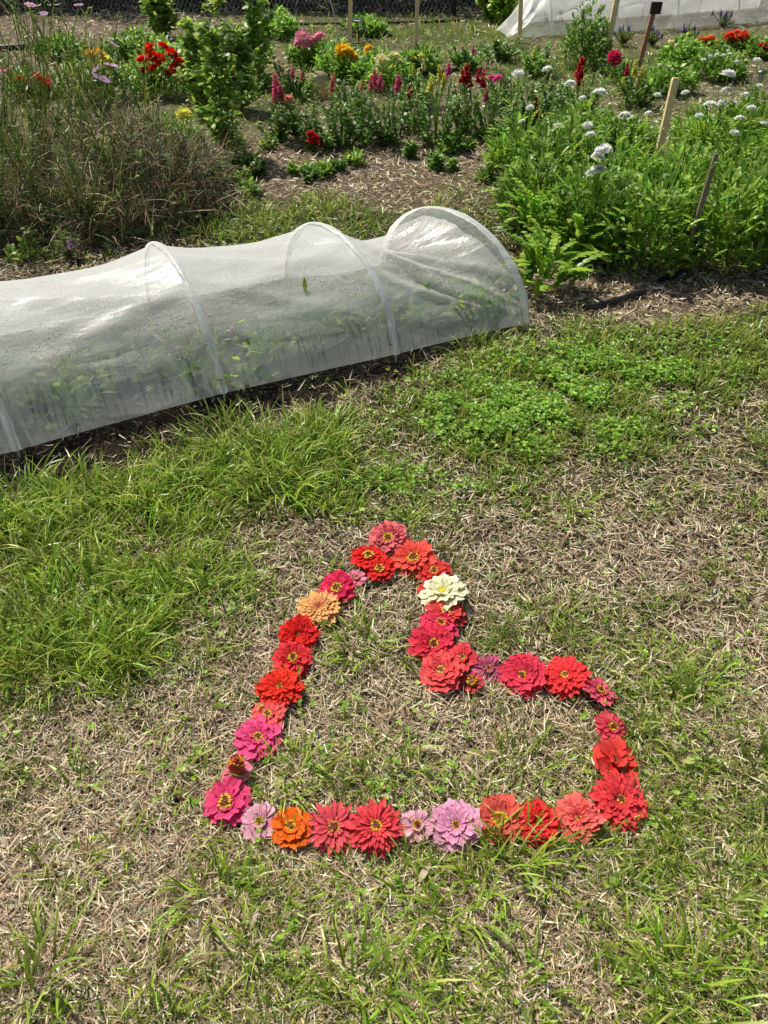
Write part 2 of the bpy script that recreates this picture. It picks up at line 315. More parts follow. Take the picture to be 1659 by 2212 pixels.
# ------------------------------------------------------------------ zinnias
def zinnia(name, label, px, py, rp, col, tip=None, layers=4, cnt=15, narrow=1.0, centre=(.24, .04, .02), floret=(.95, .68, .05), cen=.24, cone=0., tilt=None, z0=.016, rag=.12, nflo=13, droop=0.):
    tip = tip or tuple(min(1, c*1.15+.02) for c in col)
    c = P(px, py, z0+.015); dep = c.y*cP+(CZ-c.z)*sP; R = rp*1.10*random.uniform(.97, 1.07)*dep/FL
    root = empty(name, (c.x, c.y, z0+.004+float(zg(np.array([c.x]), np.array([c.y]))[0])), label, 'flower', 'zinnia heads laid in an outline on the grass')
    tx, ty = tilt if tilt else (random.uniform(-.1, .42), random.uniform(-.38, .25))
    root.location.z += R*math.sin(max(abs(tx), abs(ty)))*.35
    root.rotation_euler = (Matrix.Rotation(tx, 3, 'X') @ Matrix.Rotation(ty, 3, 'Y') @ Matrix.Rotation(random.uniform(0, 6.28), 3, 'Z')).to_euler()
    NL, NW = 7, 5; tt = np.linspace(0, 1, NL); ss = np.linspace(-1, 1, NW)
    grid = [(i*NW+j, i*NW+j+1, (i+1)*NW+j+1) for i in range(NL-1) for j in range(NW-1)]+[(i*NW+j, (i+1)*NW+j+1, (i+1)*NW+j) for i in range(NL-1) for j in range(NW-1)]
    parts = [MB(), MB()]; ruf = random.uniform(.5, 1.2); asp = random.uniform(.88, 1.12)
    for l in range(layers):
        f = l/max(layers-1, 1) if layers > 1 else 0
        Rl = R*(1-.60*f**1.1); n = max(8, int(cnt*(1-.22*f))); off = random.random()*6
        r0 = R*cen*.55
        for i in range(n):
            a = off+2*PI*(i+random.uniform(-.22, .22))/n; L = (Rl-r0)*random.uniform(1-rag, 1.07); L = max(L, R*.12)
            e0 = .12+.52*f+random.uniform(-.1, .1)-droop; curl = .18+.40*f+random.uniform(-.16, .26)
            hw = Rl*PI/n*1.05*asp*narrow*random.uniform(.82, 1.15)
            if f > .6: hw = max(hw, R*.065*narrow)
            e = e0-curl*tt; dr = np.concatenate([[0], np.cumsum(np.cos((e[1:]+e[:-1])/2)*L/(NL-1))]); dz = np.concatenate([[0], np.cumsum(np.sin((e[1:]+e[:-1])/2)*L/(NL-1))])
            pw = np.where(tt < .72, .30+.70*np.sin(tt/.72*PI/2), np.sqrt(np.maximum(1-((tt-.72)/.30)**2, .02)))
            cup = random.uniform(-.15, .45)*ruf
            r = (r0+dr)[:, None]+0*ss[None]; lat = (pw*hw)[:, None]*ss[None]
            zz_ = (dz+.004+R*.14*f)[:, None]+cup*hw*(ss[None]**2)*pw[:, None]+.0009*np.cos(ss[None]*PI*2)*pw[:, None]
            r = r-(np.abs(ss[None])**2)*.10*L*(tt[:, None] > .9)
            tw = random.uniform(-.26, .26)*ruf; zz_ = zz_+lat*tw*tt[:, None]
            V = np.stack([r*math.cos(a)-lat*math.sin(a), r*math.sin(a)+lat*math.cos(a), zz_], 2).reshape(-1, 3)
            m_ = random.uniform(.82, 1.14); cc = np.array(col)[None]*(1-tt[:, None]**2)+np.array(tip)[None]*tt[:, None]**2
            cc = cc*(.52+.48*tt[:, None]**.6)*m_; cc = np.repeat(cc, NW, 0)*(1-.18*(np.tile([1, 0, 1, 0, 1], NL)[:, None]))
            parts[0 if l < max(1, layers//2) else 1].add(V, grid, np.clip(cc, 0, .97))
    parts[0].build('outer_petals', M_petal, root, True)
    if layers > 1: parts[1].build('inner_petals', M_petal, root, True)
    rc = R*cen; hc = rc*.55+cone; m = MB(); zb = .004+R*.10*(.8 if layers > 2 else .3)
    m.add(*lathe([(rc*.8, zb-.004), (rc, zb+hc*.3), (rc*.85, zb+hc*.65), (rc*.45, zb+hc*.95), (.0005, zb+hc)], 16, centre))
    ns = 70; th = np.arange(ns)*2.399963; q = np.sqrt((np.arange(ns)+.5)/ns); rr = rc*q
    zs = zb+hc*(1-q**3*.7)-.001; base = np.stack([rr*np.cos(th), rr*np.sin(th), zs], 1)
    m.add(*strips(base, th, q*.9, -.2, np.full(ns, rc*.34), rc*.2, pick([centre, tuple(c*1.7 for c in centre), tuple(c*.6 for c in centre)], ns), [1, .8], 0, None, .5))
    ce = m.build('centre', M_disc, root)
    m = MB(); nf = nflo; th = np.arange(nf)*2*PI/nf+rng.normal(0, .15, nf); qr = rc*rng.uniform(.6, 1.0, nf)
    zt = zb+hc*(.95-.35*(qr/rc)**2)+rc*.12
    th5 = np.repeat(th, 5); q5 = np.repeat(qr, 5); z5 = np.repeat(zt, 5)
    base = np.stack([q5*np.cos(th5), q5*np.sin(th5), z5], 1)
    m.add(*strips(base, np.tile(np.arange(5)*1.2566, nf)+th5, 1.15, .5, np.full(nf*5, rc*.28), rc*.18, jit(floret, nf*5, .15, .05), [.6, 1], 0, None, .8))
    m.build('florets', M_petal, ce)
    m = MB(); m.add(*lathe([(.002, -.016), (.004, -.014), (.007, -.004), (R*.26, .003), (R*.3, .006)], 12, (.10, .2, .05))); m.build('calyx', M_leaf, root, True)
    return root
RED = (.95, .025, .016); COR = (.96, .10, .07)
Z = [
 ('salmon pink zinnia topping the point of the flower outline', 840,1162,44,(.96,.14,.16),dict(layers=4,tip=(.97,.25,.27))),
 ('coral red zinnia just right of and below the topmost bloom', 895,1205,43,COR,dict(layers=3)),
 ('small red zinnia between the coral bloom and the cream one', 938,1230,34,(.95,.07,.06),dict(layers=3)),
 ('dark centred red zinnia left of the topmost bloom', 795,1198,36,(.90,.025,.02),dict(layers=3,cen=.3)),
 ('deep red ragged zinnia under the topmost bloom', 822,1226,32,(.78,.02,.015),dict(layers=3,cen=.28,rag=.3)),
 ('little faded pink zinnia tucked behind the crimson one', 768,1240,24,(.92,.27,.38),dict(layers=2,z0=.012)),
 ('crimson zinnia with brown and gold centre beside the peach bloom', 730,1268,40,(.82,.03,.11),dict(layers=3,cen=.28,cnt=12)),
 ('peach and yellow double zinnia on the left arm', 690,1313,45,(.97,.30,.14),dict(layers=6,tip=(.98,.64,.22),cnt=20,cen=.14,nflo=8,narrow=.8,tilt=(.1,-.15))),
 ('bright scarlet pompon zinnia just below the peach one', 645,1372,44,RED,dict(layers=6,cnt=18,cen=.13,nflo=8)),
 ('flattened scarlet zinnia squeezed between two scarlet doubles', 632,1424,40,(.95,.05,.055),dict(layers=3,z0=.014,tilt=(.3,.1))),
 ('big scarlet double zinnia with yellow flecked heart midway down the left arm', 606,1487,49,(.96,.04,.018),dict(layers=6,cnt=18,cen=.16,nflo=9)),
 ('dusty coral zinnia half hidden above the magenta bloom', 580,1541,38,(.91,.13,.12),dict(layers=3,z0=.014)),
 ('magenta pink zinnia low on the left arm', 556,1592,49,(.93,.085,.25),dict(layers=3,cen=.2,cnt=13)),
 ('spent zinnia with tall rust coloured cone and drooping pink petals', 512,1664,37,(.92,.22,.32),dict(layers=1,cnt=9,cen=.42,cone=.034,centre=(.42,.07,.025),floret=(.85,.32,.03),droop=.22,tilt=(-.1,0),nflo=14,rag=.4,z0=.022)),
 ('magenta zinnia with gold ring at the lower left corner', 490,1732,50,(.91,.07,.21),dict(layers=3,cen=.27,cnt=13,tilt=(.2,-.1))),
 ('pale pink zinnia with a yellow eye, first along the bottom row', 560,1772,41,(.96,.42,.55),dict(layers=2,cen=.26,narrow=.9,cnt=12,centre=(.2,.10,.01),tip=(.97,.56,.66),tilt=(.2,0))),
 ('orange zinnia with dark centre in the bottom row', 628,1783,47,(.97,.16,.006),dict(layers=3,cen=.22,cnt=12,centre=(.25,.06,.01),tilt=(.15,0))),
 ('coral pink cactus zinnia with narrow petals beside the orange bloom', 720,1787,57,(.96,.11,.14),dict(layers=3,cnt=19,narrow=.62,cen=.22,tilt=(.2,.05),floret=(.85,.4,.1),rag=.2)),
 ('largest spiky coral red zinnia at the middle of the bottom row', 812,1790,62,(.96,.075,.09),dict(layers=4,cnt=24,narrow=.62,cen=.2,tilt=(.15,0),rag=.22)),
 ('small light pink zinnia with dark ringed eye in the bottom row', 900,1786,36,(.96,.44,.54),dict(layers=2,cen=.3,cnt=13,tip=(.97,.56,.66),tilt=(.15,.05))),
 ('large lilac pink zinnia with pointed petals in the bottom row', 985,1786,53,(.95,.34,.56),dict(layers=3,cnt=16,cen=.17,tip=(.97,.50,.68),tilt=(.2,-.1))),
 ('faded coral zinnia with wide yellow centre right of the lilac bloom', 1080,1768,52,(.96,.12,.10),dict(layers=3,cen=.27,tip=(.96,.19,.14),rag=.25,centre=(.38,.13,.02))),
 ('glossy red zinnia, third from the right along the bottom row', 1162,1778,50,(.95,.035,.04),dict(layers=4,cnt=14,cen=.15,tilt=(.2,.1))),
 ('washed out coral zinnia with browned petals beside the big corner bloom', 1250,1768,56,(.96,.08,.075),dict(layers=4,tip=(.95,.24,.20),rag=.3,cen=.14)),
 ('largest coral red double zinnia at the lower right corner', 1338,1727,62,(.96,.065,.075),dict(layers=5,cnt=19,cen=.16,tilt=(.2,.1))),
 ('red zinnia with yellow striped petals above the lower right corner', 1330,1642,48,(.95,.05,.05),dict(layers=2,cnt=11,narrow=1.25,cen=.12,tip=(.96,.12,.09),tilt=(.1,.25))),
 ('small rose red zinnia alone on the right side', 1320,1570,38,(.96,.08,.13),dict(layers=3,cen=.24,tilt=(.2,.2))),
 ('raspberry pink zinnia tipped on its side at the right shoulder', 1293,1494,42,(.93,.13,.2),dict(layers=3,tilt=(-.1,.4),rag=.3,z0=.012)),
 ('scarlet double zinnia nearest the right shoulder of the outline', 1222,1462,51,(.96,.04,.045),dict(layers=5,cnt=17,cen=.18)),
 ('crimson pink double zinnia left of the scarlet shoulder bloom', 1130,1458,51,(.95,.055,.10),dict(layers=5,cnt=16,cen=.18)),
 ('withered mauve pink zinnia beside the crimson double', 1055,1440,33,(.72,.14,.26),dict(layers=2,rag=.4,z0=.012)),
 ('shrivelled zinnia with a dark gold and brown centre in the inner notch', 1020,1470,27,(.58,.06,.07),dict(layers=2,cen=.42,rag=.4,centre=(.28,.10,.02),floret=(.85,.42,.03),nflo=8,z0=.014)),
 ('small faded red zinnia at the inner corner', 1000,1420,31,(.88,.07,.09),dict(layers=2,rag=.3,z0=.014)),
 ('dusty red zinnia at the foot of the middle arm', 955,1452,48,(.94,.09,.09),dict(layers=4,cen=.2,cnt=13)),
 ('raspberry red zinnia low on the middle arm', 935,1393,50,(.94,.045,.09),dict(layers=4,cen=.2)),
 ('crimson pink zinnia overlapped in the middle arm', 948,1352,43,(.95,.055,.14),dict(layers=3,z0=.02)),
 ('coral red zinnia directly below the cream one', 962,1326,44,(.96,.09,.08),dict(layers=3,z0=.016)),
 ('small red zinnia peeping out behind the cream one', 922,1272,22,(.95,.06,.05),dict(layers=2,z0=.008)),
 ('cream white zinnia, the only white one in the outline', 958,1281,49,(.97,.93,.52),dict(layers=3,cnt=15,cen=.18,tip=(.97,.95,.72),centre=(.85,.68,.03),floret=(.95,.82,.05),tilt=(.0,-.25),z0=.026)),
]
for (lb, a, b, r, c, kw) in Z: zinnia('zinnia_head', lb, a, b, r, c, **kw)
# ------------------------------------------------------------------ tunnels
def tunnel(label, hoops, seg_sag, folds, hem=.035, nu=44, nv=84, seed=3, film=None, namp=.022):
    root = empty('grow_tunnel', (0, 0, 0), label, 'tunnel', None)
    base = Vector((sum(h['f'][0] for h in hoops)/len(hoops), sum(h['f'][1] for h in hoops)/len(hoops), 0)); root.location = base
    B = np.array(base)
    def S(i, f, th, off=0, disp=True):
        A, Bh = hoops[i], hoops[min(i+1, len(hoops)-1)]
        lp = lambda k: np.array(A[k])*(1-f)[..., None]+np.array(Bh[k])*f[..., None] if hasattr(A[k], '__len__') else A[k]*(1-f)+Bh[k]*f
        F_ = lp('f'); D = lp('d'); D = D/np.linalg.norm(D, axis=-1, keepdims=True); a = lp('a'); h = lp('h')
        dd = off+0*f
        if disp:
            w = (.25+.75*np.sin(th))*np.clip(th/.5, 0, 1)
            dd = dd-seg_sag[i]*np.sin(PI*f)**.75*w
            for (sg_i, ta, tb, wd, am, p) in folds:
                if sg_i == i: dd = dd+am*np.exp(-((th-(ta+(tb-ta)*f**p))/wd)**2)*np.sin(PI*np.clip(f, 0, 1))**.6
            dd = dd+(fbm((i+f)*1.0, th, 2.2, seed+40)-.5)*namp*np.sin(PI*f)**.7*np.clip(th/.6, 0, 1)+(fbm((i+f)*.7, th*3, 4, seed+44)-.5)*.012*np.sin(PI*f)**.35*np.clip(th/.5, 0, 1)
        dd = dd*np.minimum(h/.3, 1)
        r_ = -np.cos(th)*dd
        X = F_[..., 0]+D[..., 0]*(a*(1-np.cos(th))+r_); Y = F_[..., 1]+D[..., 1]*(a*(1-np.cos(th))+r_); Z_ = h*np.sin(th)+np.sin(th)*dd
        return np.stack([X, Y, Z_], -1)-B
    Vs = []; UV = []; cols = []
    for i in range(len(hoops)-1):
        fs = np.linspace(0, 1, nu+1)
        if i < len(hoops)-2: fs = fs[:-1]
        cols += [(i, f) for f in fs]
    th = np.linspace(hem/hoops[-1]['h'], PI-.04, nv)
    for (i, f) in cols:
        p = S(i, np.full(nv, f), th); Vs.append(p); UV.append(np.stack([np.full(nv, (i+f)*.72), th*.46], 1))
    V = np.concatenate(Vs); UVa = np.concatenate(UV); nc = len(cols)
    id_ = (np.arange(nc-1)[:, None]*nv+np.arange(nv-1)[None]).ravel()
    T = np.concatenate([np.stack([id_, id_+nv, id_+nv+1], 1), np.stack([id_, id_+nv+1, id_+1], 1)])
    m = MB(); m.add(V, T, (.8, .8, .8)); m.build('plastic_cover', film or M_film, root, True, UVa)
    for i in range(len(hoops)):
        if hoops[i]['h'] < .1: continue
        ii, ff = (i, 0.) if i < len(hoops)-1 else (i-1, 1.)
        t2 = np.linspace(0, PI, 50); p = S(ii, np.full(50, ff), t2, -.004, False)
        p = np.concatenate([[p[0]+[0, 0, -.06]], p, [p[-1]+[0, 0, -.06]]])
        m = MB(); m.add(*tube(p, .0045, (.45, .46, .45), 6)); m.build('hoop', M_metal, root, True)
        wd = .014 if i < len(hoops)-1 else .018; n2 = 90; t3 = np.linspace(hem/hoops[-1]['h'], PI-.04, n2)
        wob = .5*np.sin(t3*7+i)+.4*np.sin(t3*17+2*i)+.3*np.sin(t3*41+i)
        rows = []
        for s_ in (-1., -.5, 0, .5, 1.):
            q = S(ii, np.full(n2, ff), t3, .006*(1-s_*s_)+.0025, False)
            ax = np.array(hoops[min(ii+1, len(hoops)-1)]['f'])-np.array(hoops[ii]['f']); ax = np.append(ax/np.linalg.norm(ax), 0)
            q = q+ax[None]*(s_*wd*(1+.3*wob))[:, None]-(ax[None]*.02 if i == len(hoops)-1 else 0); rows.append(q)
        V = np.stack(rows, 1).reshape(-1, 3); T = []
        for k in range(n2-1):
            for j in range(4): a = k*5+j; T += [(a, a+1, a+6), (a, a+6, a+5)]
        uv = np.stack([np.tile(np.linspace(0, .04, 5), n2)+i, np.repeat(t3*.46, 5)], 1)
        m = MB(); m.add(V, T, (.8, .8, .8)); m.build('sleeve', M_sleeve, root, True, uv)
    return root
def nd(x_, y_): q = math.hypot(x_, y_); return (x_/q, y_/q)
H0 = [dict(f=(-1.95, 1.83), d=nd(-.5, .866), a=.49, h=.43), dict(f=(-1.272, 2.194), d=nd(-.5, .866), a=.49, h=.43), dict(f=(-.6146, 2.571), d=nd(-.5, .866), a=.49, h=.43),
      dict(f=(.053, 2.883), d=nd(-.55, .83), a=.49, h=.405), dict(f=(.647, 3.172), d=nd(-.66, .75), a=.48, h=.40)]
FO = [(3, 1.75, .13, .10, .042, 1), (3, 1.3, .10, .09, -.018, 1), (3, 1.9, .55, .10, .022, 1), (3, 2.1, 1.2, .12, -.02, 1), (3, 1.0, .08, .06, .014, 1), (3, 2.4, 1.9, .10, .018, 1),
      (2, .9, 1.35, .12, .018, 1), (2, 1.5, 1.1, .09, .016, 1), (2, .55, .35, .11, .012, 1), (2, 1.75, 1.5, .09, .012, 1), (2, 1.2, .4, .07, .010, 1), (1, 1.5, 1.0, .10, .020, 1), (1, .6, 1.1, .10, .016, 1), (1, .9, .5, .10, -.011, 1), (1, 1.7, 1.6, .07, .012, 1), (0, 1.2, 1.4, .12, .018, 1), (0, 1.6, .8, .12, .015, 1)]
tunnel('low clear plastic grow tunnel beaded with condensation behind the flower outline', H0, [.05, .055, .055, .13], FO)
fp = [(1096, 84), (1190, 82), (1330, 75), (1460, 68), (1590, 58), (1730, 46)]
H1 = []
for (a, b) in fp:
    q = P(a, b); H1.append(dict(f=(q.x, q.y), d=nd(-.14, .98), a=.55, h=.54))
H1[0]['h'] = .03; H1[0]['a'] = .30; H1[1]['h'] = .44
tunnel('long white plastic grow tunnel at the far end of the garden', H1, [-.05, .09, .09, .09, .09], [(k, 1.5-.3*(k % 2), .4+.3*(k % 2), .12, .06, 1) for k in range(1, 5)]+[(k, .5, 1.2, .1, -.05, 1) for k in range(0, 5)], hem=.03, nu=20, nv=44, seed=8, film=M_film_far, namp=.12)
# ------------------------------------------------------------------ stakes
def stake(label, pb, pt, wpx, col):
    b = P(*pb); t = at(pt[0], pt[1], b.y+.05); dep = b.y*cP+CZ*sP; w = wpx*dep/FL; m = MB()
    d = (t-b); up = d.normalized(); u = up.cross(Vector((0, 1, 0))).normalized(); v = u.cross(up)
    V = []; lv = [(-.08, .25), (.0, .8), (.05, 1), (.5, .97), (.97, 1), (1.0, .9)]
    for (k, s_) in lv:
        p = b+d*k
        for (i, j) in ((-1, -1), (-.8, -1.05), (.8, -1.05), (1, -1), (1, 1), (-1, 1)): V.append(p+u*i*w*.5*s_+v*j*w*.4*s_)
    T = []
    for k in range(len(lv)-1):
        for i in range(6): a = k*6+i; c = k*6+(i+1) % 6; T += [(a, c, c+6), (a, c+6, a+6)]
    e = (len(lv)-1)*6; T += [(e, e+1, e+2), (e, e+2, e+3), (e, e+3, e+4), (e, e+4, e+5)]
    m.add([tuple(q-b) for q in V], T, col); o = m.build('wooden_stake', M_wood); o.location = b
    return tag(o, label, 'stake', 'wooden garden stakes')
TANW = (.88, .66, .32)
stake('pale new timber stake tilted in the white flower bed', (1415, 362), (1460, 168), 14, (.90, .68, .34))
stake('thin grey weathered stake leaning over the green foliage', (1470, 592), (1548, 332), 9, (.26, .20, .14))
stake('leaning tan stake left of the dark topped stake', (1303, 146), (1334, -8), 11, TANW)
o = stake('reddish brown leaning stake with dark block at its top', (1378, 150), (1415, 14), 9, (.38, .19, .11))
stake('upright tan stake nearest the end of the far tunnel', (1122, 92), (1126, -25), 9, TANW)
stake('upright tan stake behind the gold dahlias', (755, 102), (758, -30), 9, TANW)
stake('slim tan stake between the gold dahlias and the far tunnel', (898, 104), (903, -30), 8, (.78, .6, .34))
b0 = Vector(o.location); t0 = at(1415, 16, b0.y+.05); m = MB(); cx = t0-b0
V = [(cx.x+i*.05, cx.y-.035+j*.02, cx.z+k*.05) for i in (-1, 1) for j in (-1, 1) for k in (-1, 1)]
m.add(V, [(0, 1, 3), (0, 3, 2), (4, 6, 7), (4, 7, 5), (0, 4, 5), (0, 5, 1), (2, 3, 7), (2, 7, 6), (0, 2, 6), (0, 6, 4), (1, 5, 7), (1, 7, 3)], (.06, .035, .025)); m.build('block', M_wood, o)
# ------------------------------------------------------------------ fence behind
fy = 12.5; root = empty('wire_fence', (-3, fy, 0), 'dark wire netting fence along the back of the garden', 'fence')
m = MB()
for k in range(-10, 210):
    x0 = -6+k*.06
    for sgn in (1, -1):
        xa = x0-(-3); pts = [(xa, 0, .0), (xa+sgn*.5, 0, .95)]
        if -4 < pts[0][0] < 7.2: m.add(*tube(pts, .0022, (.30, .30, .30), 3, False))
m.build('netting', M_metal, root)
for z_ in (.02, .95): m = MB(); m.add(*tube([(-4, 0, z_), (7, 0, z_)], .003, (.08, .08, .08), 4)); m.build('rail_wire', M_metal, root)
for px_ in (100, 560, 981):
    q = at(px_, 20, fy); m = MB(); m.add(*tube([(q.x+3, 0, -.1), (q.x+3, 0, 1.1)], .03 if px_ > 900 else .02, (.015, .015, .017), 8)); m.build('post', M_plas, root)
# ------------------------------------------------------------------ plants: foliage built at true size
G1 = [(.19, .36, .045), (.27, .46, .06), (.12, .26, .04), (.38, .56, .09)]
G2 = [(.16, .29, .055), (.22, .38, .07), (.10, .21, .045), (.32, .46, .10)]
G3 = [(.32, .50, .05), (.44, .61, .08), (.22, .39, .045)]
G4 = [(.22, .37, .05), (.32, .48, .07), (.14, .27, .04), (.44, .57, .10)]
GW = [(.27, .36, .07), (.38, .43, .13), (.44, .37, .19), (.17, .28, .05), (.12, .20, .04)]
def fol(kind, R, H, sc=1.0):
    m = MB(); sd_ = random.randint(0, 99)
    if kind == 'dome' or kind == 'hedge':
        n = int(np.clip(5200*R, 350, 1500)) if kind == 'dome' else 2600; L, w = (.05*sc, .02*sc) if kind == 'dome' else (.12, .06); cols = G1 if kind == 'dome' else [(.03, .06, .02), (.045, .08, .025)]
        th = rng.random(n)*6.283; r = np.sqrt(rng.random(n)); lump = .45+1.1*vnoise(np.cos(th)*1.2+sd_, np.sin(th)*1.2, 1.5, 50); z = rng.random(n)**.7*np.sqrt(np.maximum(1-r**2*.8, 0))*lump
        X = r*np.cos(th)*lump*R*1.1; Y = r*np.sin(th)*lump*R*1.1; Z_ = z*H; a0 = rng.uniform(.1, 1.4, n); bd = rng.uniform(.2, 1.2, n); pr = [.3, 1, .8]
    elif kind == 'lance':
        n = int(np.clip(4200*R, 400, 1500)); L, w = .065*sc, .021*sc; cols = G1+G3
        th = rng.random(n)*6.283; r = np.sqrt(rng.random(n)); lump = .35+1.3*vnoise(np.cos(th)*1.6+sd_, np.sin(th)*1.6+r, 1.8, 52); z = rng.random(n)**.6*np.sqrt(np.maximum(1-r**2*.7, 0))*lump
        X = r*np.cos(th)*R*1.05; Y = r*np.sin(th)*R*1.05; Z_ = z*H*.92; a0 = rng.uniform(.0, 1.3, n); bd = rng.uniform(.1, 1.4, n); pr = [.4, .95, 1, .6]
    elif kind == 'snap':
        ns = max(10, int(R*130)); n = ns*34; L, w = .044*sc, .017*sc; cols = G2
        sa = rng.random(ns)*6.283; sr = np.sqrt(rng.random(ns))*R*1.15; sh = H*rng.uniform(.3, 1.2, ns); st = np.repeat(np.arange(ns), 34); u = np.tile(np.linspace(.06, 1, 34), ns)
        X = np.cos(sa[st])*sr[st]*(.45+.8*u); Y = np.sin(sa[st])*sr[st]*(.45+.8*u); Z_ = u*sh[st]; a0 = rng.uniform(.4, 1.6, n); bd = rng.uniform(.1, .9, n); pr = [.35, 1, .8]
        for i in range(ns): m.add(*tube([(math.cos(sa[i])*sr[i]*(.45+.8*k_), math.sin(sa[i])*sr[i]*(.45+.8*k_), k_*sh[i]) for k_ in (0, .5, 1)], .0025, (.2, .26, .1), 3, False))
    elif kind == 'tall':
        nb = 26; n = nb*44; L, w = .046*sc, .035*sc; cols = G4; X = []; Y = []; Z_ = []
        for b_ in range(nb):
            h0 = H*(b_/nb)**1.05*.95*random.uniform(.7, 1.1); an = b_*2.4; ln_ = R*random.uniform(.3, 1.35)*(1.1-.45*b_/nb); ex = rng.random(44)**.7; rise = random.uniform(.3, 1.5)
            X.append(math.cos(an)*ln_*ex+rng.normal(0, .024, 44)); Y.append(math.sin(an)*ln_*ex+rng.normal(0, .024, 44)); Z_.append(h0+ex*ln_*rise+H*.05+rng.normal(0, .022, 44))
            m.add(*tube([(0, 0, h0), (math.cos(an)*ln_*.5, math.sin(an)*ln_*.5, h0+ln_*.5*rise+H*.03), (math.cos(an)*ln_, math.sin(an)*ln_, h0+ln_*rise+H*.05)], .003, (.22, .28, .1), 3, False))
        X = np.concatenate(X); Y = np.concatenate(Y); Z_ = np.concatenate(Z_); a0 = rng.uniform(.5, 1.9, n); bd = rng.uniform(.1, .8, n); pr = [.6, 1.05, .85]
        m.add(*tube([(0, 0, 0), (.01, .01, H*.5), (-.01, 0, H*.98)], [.009, .007, .003], (.22, .22, .1), 5, False))
    elif kind == 'wispy':
        ns = max(9, int(R*62)); n = ns*46; L, w = .05*sc, .0052*sc; cols = GW
        sa = rng.random(ns)*6.283; sr = R*rng.uniform(.2, 1.2, ns); sh = H*rng.uniform(.4, 1.1, ns); st = np.repeat(np.arange(ns), 46); u = np.tile(np.linspace(.1, 1, 46), ns)
        X = np.cos(sa[st])*sr[st]*u**1.5; Y = np.sin(sa[st])*sr[st]*u**1.5; Z_ = u*sh[st]; a0 = rng.uniform(.2, 1.5, n); bd = rng.uniform(-.5, 1.2, n); pr = [.8, 1, .8]
        for i in range(ns):
            m.add(*tube([(math.cos(sa[i])*sr[i]*k_**1.5, math.sin(sa[i])*sr[i]*k_**1.5, k_*sh[i]) for k_ in (0, .35, .7, 1)], .0034, tuple(random.choice(GW)), 3, False))
            for q in range(4):
                k_ = random.uniform(.2, .8); p0 = Vector((math.cos(sa[i])*sr[i]*k_**1.5, math.sin(sa[i])*sr[i]*k_**1.5, k_*sh[i])); an = random.random()*6.28; ll = random.uniform(.1, .3)*H
                m.add(*tube([p0, p0+Vector((math.cos(an)*ll*.5, math.sin(an)*ll*.5, ll))], .0022, tuple(random.choice(GW)), 3, False))
    else:  # weed
        n = 90; L, w = .045*sc, .024*sc; cols = G4
        th = rng.random(n)*6.283; r = rng.random(n)**.6; lump = .4+1.2*vnoise(np.cos(th)*1.4+sd_, np.sin(th)*1.4, 1.5, 51); X = r*np.cos(th)*R*lump; Y = r*np.sin(th)*R*lump; Z_ = rng.random(n)*H*np.sqrt(1-r*r*.7)*lump; a0 = rng.uniform(.3, 1.5, n); bd = rng.uniform(.2, 1.0, n); pr = [.4, 1, .8]
    hd = np.arctan2(Y, X)+rng.normal(0, 1.1, n)
    tone = rng.uniform(.75, 1.25)
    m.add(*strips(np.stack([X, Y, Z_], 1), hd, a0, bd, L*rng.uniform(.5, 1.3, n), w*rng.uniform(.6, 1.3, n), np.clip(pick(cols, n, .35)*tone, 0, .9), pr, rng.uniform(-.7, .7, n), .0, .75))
    return m.mesh('foliage', M_leaf)
heads = {}
def head(kind, col):
    key = (kind, col)
    if key in heads: return heads[key]
    m = MB()
    if kind == 'spike':
        n = 90; z = rng.random(n)*1.0; th = rng.random(n)*6.28; r = .22*(1-z*.75); b = np.stack([r*np.cos(th)*.6, r*np.sin(th)*.6, z*2-.9], 1)
        m.add(*strips(b, th, rng.uniform(.5, 1.7, n), 1.2, np.full(n, .50)*(1.1-.6*z), .42*(1.1-.6*z), jit(col, n, .25), [.5, 1, .8], rng.uniform(-.4, .4, n), None, .7))
    elif kind == 'ball':
        n = 90; q = np.sqrt((np.arange(n)+.5)/n); th = np.arange(n)*2.3999; el = q*1.75
        b = np.stack([np.sin(el)*np.cos(th)*.40, np.sin(el)*np.sin(th)*.40, np.cos(el)*.28], 1)
        m.add(*strips(b, th, el, .5, (.44+.2*q)*rng.uniform(.7, 1.25, n), .34, jit(col, n, .12, .03), [.6, 1, .9], rng.uniform(-.4, .4, n), None, .88))
    else:
        n = 8; th = np.arange(n)*2*PI/n+rng.normal(0, .1, n)
        m.add(*strips(np.stack([.12*np.cos(th), .12*np.sin(th), 0*th], 1), th, 1.25, .4, np.full(n, .95), .62, jit(col, n, .15), [.4, .9, 1, .8], rng.uniform(-.2, .2, n), None, .8))
        m.add(*lathe([(.2, 0), (.16, .1), (.001, .14)], 8, (.8, .6, .05)))
    heads[key] = m.mesh('flower', M_bloom); return heads[key]
